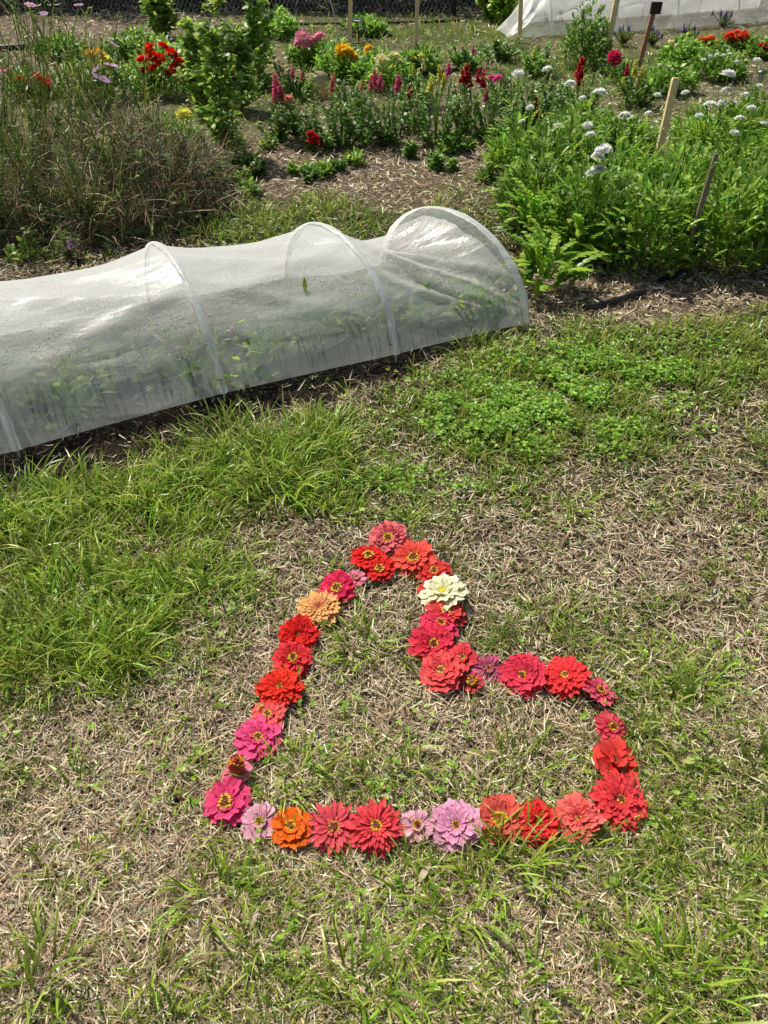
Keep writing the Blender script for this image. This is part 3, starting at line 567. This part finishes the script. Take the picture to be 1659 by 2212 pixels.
def plant(label, cat, bx, by, kind, rpx, toppy, flowers=(), name='flowering_plant', group=None, fpx=9, fs=1.3):
    b = P(bx, by); dep = b.y*cP+CZ*sP; R = rpx*dep/FL; Ht = max(.05, at(bx, toppy, b.y).z)
    root = empty(name, b, label, cat, group)
    link('foliage', fol(kind, R, Ht, 1+.09*max(b.y-5, 0)), root)
    for fl in flowers:
        k_, c_, fx, fy_ = fl[:4]; sz = (fl[4] if len(fl) > 4 else fpx)*fs
        q = at(fx, fy_, b.y-R*random.uniform(.2, .9)); dd = q.y*cP+(CZ-q.z)*sP; s_ = sz*dd/FL
        if q.z < .03: q = P(fx, fy_, .05)
        l = q-b
        tl = (random.uniform(.0, .7), random.uniform(-.4, .4), random.random()*6) if k_ != 'spike' else (random.uniform(-.15, .15), random.uniform(-.15, .15), random.random()*6)
        link('flower', head(k_, c_), root, l, tl, s_)
        m = MB(); mid = l*.5+Vector((random.uniform(-.03, .03), 0, .02)); m.add(*tube([l*.02, mid, l*.985], .0035 if b.y < 7 else .005, (.24, .36, .09), 4, False)); m.build('stem', M_leaf, root)
    return root
PK = (.95, .18, .36); DR = (.62, .014, .04); YE = (.95, .90, .16); GO = (.96, .62, .03); CRM = (.95, .86, .48); SA = (.95, .38, .30); RD = (.94, .022, .012); WH = (.97, .97, .92); LI = (.82, .50, .86); OR = (.95, .22, .04); PU = (.25, .16, .6); MG = (.92, .07, .42); CRS = (.8, .025, .12)
sn = 'snapdragon plants in the middle bed'
def snap(label, bx, by, rp, top, fl): plant(label, 'plant', bx, by, 'snap', rp*1.04, top-6, fl, 'snapdragon_plant', sn, 9, 1.5)
snap('tall hot pink snapdragon at the left end of the middle bed', 603, 305, 26, 215, [('spike', PK, 597, 185, 14), ('spike', PK, 607, 205, 11), ('spike', PK, 592, 210, 8)])
snap('short bushy snapdragon with a peach bloom beside the tall pink one', 655, 300, 38, 215, [('ball', SA, 622, 215, 9), ('spike', CRM, 632, 212, 6)])
snap('low snapdragon with dark red blooms near the ground', 690, 328, 30, 272, [('ball', DR, 677, 300, 10), ('ball', DR, 690, 312, 8), ('ball', DR, 672, 290, 7)])
snap('bushy snapdragon with salmon spikes below the glass cloche', 735, 318, 42, 215, [('spike', SA, 718, 183, 11), ('spike', SA, 722, 170, 7), ('ball', CRM, 727, 240, 6)])
snap('snapdragon with a cluster of bright pink spikes in the bed centre', 790, 310, 44, 208, [('spike', PK, 812, 172, 12), ('spike', PK, 802, 180, 9), ('spike', PK, 822, 178, 10), ('spike', SA, 782, 185, 7)])
snap('leafy snapdragon with one pink spike right of the bed centre', 850, 312, 42, 218, [('spike', PK, 859, 182, 11), ('spike', PK, 864, 176, 7)])
snap('narrow snapdragon with a single dark red bloom', 893, 285, 30, 210, [('spike', DR, 885, 198, 9), ('spike', DR, 890, 205, 6)])
snap('snapdragon with lemon yellow spikes and a magenta tip', 942, 312, 44, 195, [('spike', YE, 932, 182, 11), ('spike', YE, 950, 160, 10), ('spike', YE, 960, 172, 9), ('spike', MG, 969, 152, 8), ('spike', YE, 925, 190, 7)])
snap('snapdragon with deep maroon spikes in the middle bed', 1012, 290, 40, 187, [('spike', DR, 1008, 160, 13), ('spike', DR, 998, 166, 9), ('spike', DR, 1016, 176, 8)])
snap('snapdragon with crimson and pink blooms at the right of the middle bed', 1062, 300, 42, 195, [('spike', CRS, 1045, 172, 12), ('spike', CRS, 1033, 165, 9), ('spike', PK, 1050, 207, 9), ('ball', MG, 1075, 171, 8), ('ball', MG, 1062, 168, 6)])
snap('spent green snapdragon between the crimson one and the white flowers', 1118, 275, 36, 190, [('spike', (.5, .45, .22), 1110, 185, 5)])
snap('slender snapdragon with dark red lower blooms', 1160, 290, 34, 205, [('spike', DR, 1157, 222, 9), ('spike', DR, 1160, 244, 8)])
snap('tall maroon snapdragon standing alone near the leaning stakes', 1252, 242, 38, 185, [('spike', DR, 1254, 148, 14), ('spike', DR, 1251, 170, 10)])
snap('pale yellow snapdragon cluster in front of the brown stake', 1378, 225, 44, 172, [('spike', YE, 1372, 150, 11), ('spike', YE, 1386, 162, 10), ('spike', YE, 1346, 186, 10), ('spike', CRM, 1378, 175, 8), ('spike', CRS, 1355, 150, 7)])
snap('crimson snapdragon at the foot of the leaning tan stake', 1330, 170, 28, 132, [('ball', (.82, .02, .16), 1327, 120, 10), ('ball', (.82, .02, .16), 1332, 134, 8), ('ball', (.82, .02, .16), 1322, 128, 7)])
snap('leafy green plant with a few cream spikes behind the lemon snapdragons', 900, 235, 38, 170, [('spike', CRM, 905, 160, 7), ('spike', CRM, 915, 140, 7), ('spike', YE, 893, 150, 6)])
snap('green plant with tiny pink tips behind the maroon spikes', 1085, 230, 36, 170, [('spike', PK, 1085, 165, 6)])
snap('green plant in the gap between maroon snapdragon and white scabious', 1195, 240, 36, 180, [('spike', CRM, 1190, 172, 6)])
snap('green plant with pale spikes behind the pink spike cluster', 760, 245, 34, 195, [('spike', CRM, 772, 186, 6)])
snap('leafy green plant in the far middle of the back bed', 1010, 150, 36, 110, [('spike', CRM, 1000, 104, 6), ('spike', PK, 1022, 108, 6)])
snap('leafy green plant at the back between the slim stake and far tunnel', 1080, 130, 34, 96, [('spike', YE, 1070, 90, 6)])
snap('green plant with rose pink spikes below the far pink dahlias', 640, 215, 34, 165, [('spike', PK, 632, 158, 7), ('spike', SA, 652, 164, 6)])
snap('green plant with lemon spikes between the two leaning stakes and the far tunnel', 1160, 165, 34, 118, [('spike', YE, 1155, 112, 7), ('spike', CRM, 1170, 118, 6)])
bk = 'dahlia plants in the back bed'
def dah(label, bx, by, rp, top, fl, g_=bk): plant(label, 'plant', bx, by, 'dome', rp, top-6, fl, 'dahlia_plant', g_, 10, 1.45)
dah('dahlia bush with pink blooms in front of the back fence', 672, 140, 46, 95, [('ball', (.95, .38, .52), 655, 84, 14), ('ball', (.95, .38, .52), 673, 92, 11), ('ball', (.95, .38, .52), 689, 80, 11), ('ball', (.95, .38, .52), 643, 95, 7)])
dah('dahlia bush with golden orange blooms beside the stake', 742, 172, 48, 118, [('ball', GO, 740, 106, 12), ('ball', GO, 752, 112, 11), ('ball', GO, 765, 125, 10), ('ball', GO, 735, 122, 8)])
dah('upright dahlia with one tall golden bloom', 797, 168, 32, 125, [('ball', GO, 796, 106, 9), ('ball', GO, 796, 120, 9)])
dah('dahlia bush with creamy yellow blooms', 838, 190, 50, 138, [('ball', CRM, 825, 132, 13), ('ball', CRM, 826, 155, 11), ('ball', CRM, 852, 122, 10), ('ball', YE, 850, 147, 9), ('ball', CRM, 862, 135, 7)])
dah('small yellow flowered bush at the right of the gold dahlias', 900, 158, 38, 120, [('ball', YE, 893, 130, 7), ('ball', YE, 910, 122, 6), ('ball', CRM, 920, 130, 5)])
dah('large dahlia bush covered in scarlet blooms', 350, 205, 62, 115, [('ball', RD, a, b, s_*.85) for (a, b, s_) in [(322, 106, 13), (352, 100, 11), (308, 130, 12), (372, 116, 13), (387, 136, 12), (395, 152, 10), (332, 148, 11), (315, 152, 10), (362, 160, 10), (345, 128, 12), (376, 148, 10), (330, 122, 11)]])
dah('dahlia bush with deep yellow blooms at the left', 215, 215, 52, 135, [('ball', GO, 196, 121, 13), ('ball', GO, 214, 118, 12), ('ball', YE, 230, 132, 12), ('ball', YE, 205, 140, 10), ('ball', GO, 240, 145, 8)])
dah('low plant with scattered red blooms at the far left', 78, 210, 55, 165, [('ball', RD, a, b, s_) for (a, b, s_) in [(58, 176, 8), (80, 166, 8), (96, 180, 8), (45, 170, 6), (105, 168, 6)]])
dah('leafy plant with one pale yellow dahlia beside the tall leafy shrub', 402, 345, 38, 270, [('ball', YE, 398, 248, 13)])
dah('dahlia with brick orange blooms in the far right bed', 1532, 118, 34, 98, [('ball', OR, a, b, 8) for (a, b) in [(1525, 96), (1540, 92), (1518, 88), (1532, 84)]])
dah('dahlia with scarlet blooms in the far right bed', 1590, 108, 40, 88, [('ball', (.92, .1, .04), a, b, 9) for (a, b) in [(1575, 77), (1590, 73), (1608, 76), (1600, 88), (1583, 88)]])
dah('dahlia with dark red blooms cut by the right edge', 1652, 125, 30, 105, [('ball', DR, 1645, 101, 8), ('ball', DR, 1656, 106, 8)])
dah('bush dotted with tiny white blooms in the back left bed', 290, 125, 50, 88, [('ball', WH, 260+i*14+random.uniform(-5, 5), 92+random.uniform(-10, 12), 3) for i in range(9)])
dah('low bush dotted with tiny white blooms left of the scarlet dahlias', 140, 125, 46, 92, [('ball', WH, 110+i*11, 96+random.uniform(-8, 8), 3) for i in range(6)])
dah('bush with sparse cream blooms beside the far right lantern', 1470, 140, 44, 95, [('ball', CRM, 1462, 100, 6), ('ball', CRM, 1450, 92, 5)])
dah('grassy green bush at the foot of the far tunnel', 1265, 145, 42, 40, [('spike', (.25, .32, .16), 1260, 30, 6)])
dah('dark green bush between the scarlet dahlias and the shrub', 440, 130, 44, 90, [])
dah('low green bush behind the pink dahlias at the fence', 600, 80, 40, 45, [])
dah('low green bush near the bare hoop by the fence', 800, 75, 40, 50, [])
dah('green bush with small white blooms left of the far right bed', 1440, 200, 44, 155, [('ball', WH, 1425+i*9, 150+random.uniform(-12, 8), 4) for i in range(4)])
dah('green bush with small white blooms at the far right of the bed', 1560, 170, 52, 130, [('ball', WH, 1520+i*14, 125+random.uniform(-8, 12), 4) for i in range(6)])
for (a, b, l) in [(1345, 100, 'purple salvia nearest the leaning stakes'), (1410, 100, 'purple salvia second from the stakes'), (1490, 92, 'purple salvia in front of the far tunnel middle'), (1560, 60, 'purple salvia behind the scarlet dahlia')]:
    plant(l, 'plant', a, b, 'wispy', 24, b-28, [('spike', PU, a+random.uniform(-22, 22), b-random.uniform(20, 42), 4) for _ in range(6)], 'salvia_plant', 'purple salvias in the far bed')
for (l, a, b, r, t, fl) in [('tall leafy green shrub standing left of the middle bed', 487, 335, 46, 40, []), ('tall leafy shrub behind, nearer the fence', 560, 190, 50, -30, []), ('leafy climber with round leaves beside the tall shrub', 440, 245, 30, 60, []),
    ('broad leafy shrub filling the gap behind the tall shrub', 522, 240, 34, 60, []), ('knee high leafy stalk at the back left', 350, 80, 30, -5, []), ('green leafy stalk at the top right of centre', 1060, 45, 28, -30, []), ('yellow green bushy plant beside the far tunnel end', 1085, 52, 20, -12, [('ball', YE, 1098, 12, 4), ('ball', YE, 1078, 20, 4)])]:
    plant(l, 'plant', a, b, 'tall', r, t, fl, 'leafy_shrub', None)
cos_g = 'lanky cosmos plants on the left'
cosm = [('lanky cosmos with lilac blooms rising from the dry heap', 240, 330, 75, 40, [('daisy', LI, 220, 172, 18), ('daisy', LI, 210, 150, 13), ('daisy', LI, 240, 142, 13), ('daisy', LI, 225, 257, 13), ('daisy', LI, 240, 95, 15)]),
 ('wispy cosmos stalk with drooping pink blooms beside the shrub', 330, 340, 60, 110, [('daisy', LI, 302, 313, 14), ('daisy', (.7, .4, .7), 325, 300, 9)]),
 ('tall cosmos stalks at the upper left corner', 110, 370, 130, -30, [('daisy', (.92, .5, .72), 65, 12, 11), ('daisy', LI, 170, 12, 9), ('daisy', LI, 95, 30, 8)]),
 ('cosmos stalk with a pink bloom cut by the left edge', 30, 390, 110, 30, [('daisy', (.93, .38, .55), 6, 156, 14), ('daisy', (.93, .38, .55), 22, 148, 9)]),
 ('tangled flowerless cosmos stalks behind the dry heap', 190, 330, 120, 20, []),
 ('leaning green cosmos stalks in the middle of the dry heap', 90, 480, 120, 150, []),
 ('second clump of green stalks at the left of the dry heap', 10, 520, 110, 190, []),
 ('wiry green stalks leaning out toward the shrub', 330, 400, 80, 190, []),
 ('wiry stalks crossing in front of the dry heap', 190, 510, 110, 260, []),
 ('short wispy green stalks at the right side of the dry heap', 270, 460, 100, 210, [('daisy', (.7, .4, .7), 285, 355, 9)]),
 ('low cosmos with a single mauve bloom in front of the heap', 150, 560, 26, 500, [('daisy', (.7, .28, .7), 150, 532, 10), ('daisy', (.7, .28, .7), 152, 520, 7)])]
for (l, a, b, r, t, fl) in cosm: plant(l, 'plant', a, b, 'wispy', r, t, fl, 'cosmos_plant', cos_g, 9, 1.15)
# dry heap
hc = P(110, 470); m = MB(); n = 13000
px_ = rng.uniform(-1, 1, n); py_ = rng.uniform(-1, 1, n)
edge = .75+.5*vnoise(np.arctan2(py_, px_)*1.2, 0*px_, 1.5, 81)
rho = (px_**2+py_**2)/edge
prof_ = np.clip(1-rho, 0, 1)**.5*np.clip(-.1+1.15*vnoise(px_, py_, 3.1, 77)+.3*vnoise(px_, py_, 8, 79), .03, 1.2)*.50
k = rho < 1.1; px_, py_, prof_ = px_[k], py_[k], prof_[k]; n = len(px_)
bb = np.stack([px_*1.02, py_*.70, prof_*rng.random(n)**.6], 1)
up_ = rng.random(n) < .35
m.add(*strips(bb, rng.random(n)*2*PI, np.where(up_, rng.uniform(.1, .8, n), rng.uniform(.9, 1.9, n)), rng.uniform(-.2, 1.5, n), rng.uniform(.08, .36, n), rng.uniform(.0025, .006, n), pick([(.40, .28, .15), (.24, .16, .085), (.68, .52, .31), (.10, .07, .04), (.20, .28, .07), (.14, .23, .05), (.09, .07, .04)], n, .35), [.9, 1, .9], rng.uniform(-1, 1, n), .002, .7))
nb = 1500; j = rng.integers(0, n, nb)
m.add(*strips(bb[j], rng.random(nb)*6.28, rng.uniform(.2, 1.4, nb), rng.uniform(.2, 1.2, nb), rng.uniform(.04, .09, nb), rng.uniform(.012, .024, nb), pick([(.14, .26, .04), (.22, .35, .06), (.09, .16, .03)], nb), [.4, 1, .8], rng.uniform(-.6, .6, nb), .002, .7))
o = m.build('dry_heap', M_straw); o.location = (hc.x-.05, hc.y+.22, 0); tag(o, 'mound of dry brown stalks and dead grass at the left edge', 'heap')
for (l, a, b, r, t) in [('green weed sprouting at the front of the dry heap', 60, 560, 45, 515), ('green weed sprouting at the right foot of the dry heap', 330, 470, 35, 420), ('leafy weed low beside the shrub base', 450, 400, 40, 350), ('leafy weed on the mulch just right of the heap', 540, 420, 26, 390)]:
    plant(l, 'plant', a, b, 'weed', r, t, (), 'leafy_weed')
for i in range(34):
    a = random.uniform(500, 1110); b = random.uniform(318, 400) if random.random() < .75 else random.uniform(300, 330)
    plant('small green weed seedling on the straw mulch of the middle bed', 'plant', a, b, random.choice(['weed', 'weed', 'snap']), random.uniform(7, 22), b-random.uniform(8, 32), (), 'weed_seedling', 'small weeds on the mulch')
# white scabious bed
def feather(n, R, H, L, w, spread=1.):
    m = MB()
    for i in range(n):
        th = random.random()*6.28; r = math.sqrt(random.random())*spread; lump = .45+1.1*float(vnoise(np.array([r*math.cos(th)*1.5+R*50]), np.array([r*math.sin(th)*1.5]), 1.7, 60)); z = random.random()**.6*math.sqrt(max(0, 1-(r/spread)**2*.8))*lump; a = random.uniform(.0, .9); bd = random.uniform(.4, 1.5); hd = th+random.gauss(0, .6)
        Lq = L*random.uniform(.6, 1.3); K = 6; p = np.array([r*math.cos(th)*R, r*math.sin(th)*R, z*H*.9]); h = np.array([math.cos(hd), math.sin(hd), 0]); base = []; hs = []; al = []; ls = []
        c = np.array(random.choice(G1+G3+G3))*random.uniform(.75, 1.2)
        m.add(*strips(p[None], np.array([hd]), a, bd, np.array([Lq]), w*1.5, c, [.6, 1, 1.2, 1, .9, .6], 0))
        aa = a
        for k in range(K):
            p = p+(math.sin(aa)*h+np.array([0, 0, math.cos(aa)]))*Lq/K; aa += bd/K
            lf = math.sin(PI*(k+1.2)/(K+1))*Lq*.19
            for sg in (1, -1): base.append(p.copy()); hs.append(hd+sg*.75); al.append(min(aa+.1, 1.9)); ls.append(lf)
        m.add(*strips(np.array(base), np.array(hs), np.array(al), .2, np.array(ls), w*1.5, np.clip(c*1.1, 0, .9), [.8, 1, .7], 0, None, .9))
    return m.mesh('foliage', M_leaf)
scab = [(1150, 480, 75, 340, 'leafy scabious at the left end of the white flower bed'), (1270, 540, 95, 365, 'dense scabious in the front row behind the jagged leaf clump'), (1390, 575, 100, 390, 'dense scabious in the front row, middle of the bed'), (1540, 570, 100, 400, 'dense scabious in the front row below the grey leaning stake'), (1660, 560, 90, 350, 'scabious at the right edge of the front row'),
 (1120, 390, 70, 285, 'scabious beside the mulch in the middle row'), (1220, 420, 85, 280, 'scabious with a pair of large white heads in the middle row'), (1330, 440, 90, 315, 'scabious below the pale timber stake to its left'), (1460, 450, 90, 340, 'scabious at the foot of the pale timber stake'), (1590, 450, 100, 285, 'scabious at the right of the middle row'),
 (1240, 330, 75, 240, 'scabious in the back row near the maroon snapdragon'), (1340, 335, 70, 260, 'scabious in the back row with a single nodding white head'), (1530, 340, 80, 240, 'scabious in the back row right of the pale stake'), (1630, 330, 70, 215, 'scabious in the back row at the right edge')]
wf = [(1302, 326, 16), (1292, 340, 13), (1285, 372, 17), (1294, 366, 13), (1350, 250, 11), (1297, 201, 13), (1120, 160, 11), (1232, 181, 10), (1270, 271, 9), (1205, 272, 8), (1320, 437, 10), (1573, 160, 13), (1571, 196, 10), (1535, 227, 12), (1580, 225, 11), (1598, 256, 9), (1624, 234, 9), (1560, 222, 8), (1587, 288, 9), (1636, 131, 8), (1652, 268, 8), (1182, 150, 9), (1640, 186, 7), (1258, 212, 7), (1145, 232, 7), (1440, 238, 6), (1480, 200, 7), (1400, 245, 7), (1275, 290, 8), (1128, 262, 6), (1510, 250, 7), (1610, 205, 8), (1420, 205, 6)]
roots = []
for (a, b, r, t, l) in scab:
    p = P(a, b); dep = p.y*cP+CZ*sP; R = r*dep/FL*1.0; Ht = at(a, t, p.y).z
    rt = empty('scabious_plant', p, l, 'plant', 'scabious plants in the right hand bed'); link('foliage', feather(150, R, Ht, .12, .010), rt); roots.append((rt, p, R, Ht))
    link('lower_foliage', fol('lance', R*.95, Ht*.95), rt)
    for _ in range(12):
        q = Vector((random.uniform(-R, R)*.95, random.uniform(-R, R)*.9, Ht*random.uniform(1.0, 1.6))); mm = MB(); mm.add(*tube([q*.2, q*.6+Vector((0, 0, .05)), q], .0025, (.36, .5, .1), 4, False)); s_ = mm.build('stem', M_leaf, rt)
        m2 = MB(); nq = 8; m2.add(*strips(np.tile(np.array(q), (nq, 1)), np.arange(nq)*.8, 1.2, -.8, np.full(nq, .013), .008, (.36, .5, .16), [1, 1], 0)); m2.build('bud', M_leaf, s_)
for (fx, fy_, sz) in wf:
    best = None
    for (rt, p, R, Ht) in roots:
        q = at(fx, fy_, p.y-.1)
        e = abs(q.x-p.x)/R+abs(q.z-Ht*1.25)/.12
        if best is None or e < best[0]: best = (e, rt, p, q)
    e, rt, p, q = best; dep = q.y*cP+(CZ-q.z)*sP; sz_ = sz*1.2*dep/FL
    link('flower', head('ball', WH), rt, q-p, (random.uniform(-.3, .35), random.uniform(-.5, .2), random.random()*6), (sz_*1.1, sz_*1.1, sz_*.9))
    l = q-p; mm = MB(); mm.add(*tube([Vector((l.x*.3, l.y*.3, .05)), Vector((l.x*.75, l.y, l.z*.55)), l*.985], .003, (.36, .5, .1), 4, False)); mm.build('stem', M_leaf, rt)
for (l, a, b, R, Ht) in [('bright jagged leaved clump at the front corner of the bed', 1180, 625, .15, .20), ('smaller jagged leaved clump against the end of the tunnel', 1150, 520, .15, .20), ('jagged leaved clump tucked behind the front corner clump', 1235, 560, .16, .20)]:
    p = P(a, b); rt = empty('leaf_clump', p, l, 'plant', 'jagged leaved clumps by the tunnel end'); link('foliage', feather(46, R, Ht, .17, .022, .7), rt)
for i in range(18):
    f = i/17; bx = -1.75+2.35*f; by = 1.98+1.17*f; D = nd(-.5, .866); off = random.uniform(.14, .42)
    rt = empty('salad_seedling', (bx+D[0]*off, by+D[1]*off, 0), 'young green plant growing inside the near plastic tunnel', 'plant', 'young plants inside the near tunnel')
    link('foliage', fol('weed', random.uniform(.09, .14), random.uniform(.12, .22), 1.2), rt)
# ------------------------------------------------------------------ small things
def hose(label, pts, r, name='irrigation_hose', col=(.012, .012, .014)):
    q = [P(a, b, r*1.1) for (a, b) in pts]; o0 = q[0].copy(); m = MB(); m.add(*tube([v-o0 for v in q], r, col, 8)); o = m.build(name, M_plas, None, True); o.location = o0; tag(o, label, 'hose', 'black irrigation hoses')
hose('black hose piece lying at the corner of the white flower bed', [(1262, 665), (1290, 660), (1320, 652), (1345, 645), (1372, 634), (1395, 632)], .015)
hose('black hose end poking from the front of the white flower bed', [(1425, 607), (1445, 598), (1462, 592), (1485, 580)], .015)
hose('black hose looping behind the glass cloche', [(862, 168), (885, 172), (910, 158), (935, 162), (985, 150), (1040, 152)], .018)
hose('thin black hose stretched across the back of the garden', [(420, 62), (520, 56), (640, 52), (760, 50), (900, 48), (1010, 44)], .014)
hose('black hose at the far left edge', [(-80, 106), (0, 103), (60, 100), (75, 98)], .03)
M_glass, nt, out = newmat('amber_glass')
b = nt.nodes.new('ShaderNodeBsdfPrincipled'); b.inputs['Base Color'].default_value = (.62, .50, .28, 1); b.inputs['Roughness'].default_value = .12
tp = nt.nodes.new('ShaderNodeBsdfTransparent'); tp.inputs[0].default_value = (.85, .78, .6, 1); mi = nt.nodes.new('ShaderNodeMixShader'); mi.inputs[0].default_value = .5
nt.links.new(tp.outputs[0], mi.inputs[1]); nt.links.new(b.outputs[0], mi.inputs[2]); nt.links.new(mi.outputs[0], out.inputs[0])
p = P(690, 212); dep = p.y*cP+CZ*sP; R = 23*dep/FL; ht = at(690, 153, p.y).z
rt = empty('garden_cloche', p, 'dome shaped amber glass cloche behind the middle bed', 'cloche')
m = MB(); m.add(*lathe([(R, 0), (R*1.0, ht*.5), (R*.96, ht*.72), (R*.82, ht*.88), (R*.5, ht*.97), (.002, ht)], 28)); m.build('dome', M_glass, rt, True)
m = MB(); m.add(*lathe([(R*1.02, 0), (R*1.08, .006), (R*1.08, .014), (R*1.01, .018)], 28)); m.build('rim', M_glass, rt, True)
p = P(1622, 250); dep = p.y*cP+CZ*sP; zt = at(1622, 150, p.y).z
rt = empty('garden_light', p, 'small black solar garden light among the white flowers', 'light')
m = MB(); m.add(*tube([(0, 0, -.1), (0, 0, zt-.08)], .008, (.015, .015, .015), 8)); m.build('stake', M_plas, rt)
m = MB(); m.add(*lathe([(.0, zt), (.03, zt-.003), (.045, zt-.015), (.045, zt-.022), (.0, zt-.024)], 20, (.02, .02, .02))); m.build('cap', M_plas, rt)
m = MB(); m.add(*lathe([(.028, zt-.024), (.030, zt-.05), (.020, zt-.075), (.008, zt-.085)], 16, (.35, .35, .34))); m.build('lens', M_plas, rt)
p = P(765, 92); rt = MB()
for k in range(5):
    a = k*PI/5; r_ = .16
    rt.add(*tube([(r_*1.2*math.cos(a), r_*math.sin(a), 0), (r_*.7*math.cos(a), r_*.7*math.sin(a), .22), (-r_*.7*math.cos(a), -r_*.7*math.sin(a), .22), (-r_*1.2*math.cos(a), -r_*math.sin(a), 0)], .005, (.03, .03, .03), 4))
for z_, q in ((.02, 1.15), (.12, .95), (.22, .7)): rt.add(*tube([(.16*q*math.cos(k*PI/8), .16*q*math.sin(k*PI/8), z_) for k in range(17)], .005, (.03, .03, .03), 4))
o = rt.build('plant_cage', M_plas); o.location = p; tag(o, 'small dark wire plant cage at the foot of the back stake', 'cage')
p = P(730, 100); q = P(640, 70); m = MB(); pts = []
for k in range(25):
    t = k/24; v = (q-p)*(.5-.5*math.cos(t*PI)); pts.append((v.x, v.y, .62*math.sin(t*PI)))
m.add(*tube(pts, .006, (.5, .5, .48), 5)); o = m.build('bare_hoop', M_metal, None, True); o.location = p; tag(o, 'bare thin wire hoop standing by the pink dahlias', 'hoop')
def leaf(label, a, b, L, w, col, hd):
    q = P(a, b, .03); m = MB(); m.add(*strips(np.zeros((1, 3)), np.array([hd]), 1.35, .5, np.array([L]), w, col, [.3, .8, 1, .9, .5], .2)); o = m.build('fallen_leaf', M_leaf); o.location = q; tag(o, label, 'leaf')
leaf('pale yellow fallen leaf on the grass right of the outline', 1478, 1645, .03, .02, (.7, .68, .25), .1)
leaf('curled tan dead leaf below the bottom row of flowers', 905, 1905, .05, .015, (.55, .40, .22), 1.0)
leaf('reddish brown strip of dead leaf on the dry patch at the right', 1205, 1165, .04, .008, (.3, .13, .08), .3)
leaf('long pale dry blade inside the outline near the bottom row', 1040, 1690, .06, .008, (.6, .48, .32), 2.2)
leaf('pale dry blade on the grass at the left', 160, 1470, .06, .008, (.65, .6, .38), -.5)
leaf('broad dry brown blade in the lower left grass', 540, 2010, .05, .010, (.50, .38, .25), 1.3)
for i in range(7):
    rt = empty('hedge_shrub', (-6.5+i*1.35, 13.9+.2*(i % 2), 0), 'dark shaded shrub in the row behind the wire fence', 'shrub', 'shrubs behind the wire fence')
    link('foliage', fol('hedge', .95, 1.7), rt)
# ------------------------------------------------------------------ light, camera
az = math.radians(-38); el = math.radians(54)
sd = Vector((math.cos(el)*math.sin(az), math.cos(el)*math.cos(az), math.sin(el)))
L = bpy.data.lights.new('sun', 'SUN'); L.energy = 5.0; L.angle = math.radians(.5); L.color = (1, .96, .86)
lo = bpy.data.objects.new('sun', L); C.objects.link(lo); lo.rotation_euler = (-sd).to_track_quat('-Z', 'Y').to_euler()
wd = bpy.data.worlds.new('World'); bpy.context.scene.world = wd; wd.use_nodes = True; nt = wd.node_tree
sk = nt.nodes.new('ShaderNodeTexSky'); sk.sky_type = 'NISHITA'; sk.sun_disc = False; sk.sun_elevation = el; sk.sun_rotation = az
sk.dust_density = 2.5; sk.ozone_density = .4
bg = nt.nodes['Background']; bg.inputs[1].default_value = .095; nt.links.new(sk.outputs[0], bg.inputs[0])
cam = bpy.data.cameras.new('camera'); co = bpy.data.objects.new('camera', cam); C.objects.link(co)
cam.sensor_fit = 'VERTICAL'; cam.sensor_height = 24; cam.sensor_width = 18; cam.lens = 24*FL/2212; cam.clip_end = 600; cam.clip_start = .02
co.location = (0, 0, CZ); co.rotation_euler = (math.radians(50), 0, 0); bpy.context.scene.camera = co
sc = bpy.context.scene; sc.view_settings.view_transform = 'Standard'; sc.view_settings.look = 'None'; sc.view_settings.exposure = 0
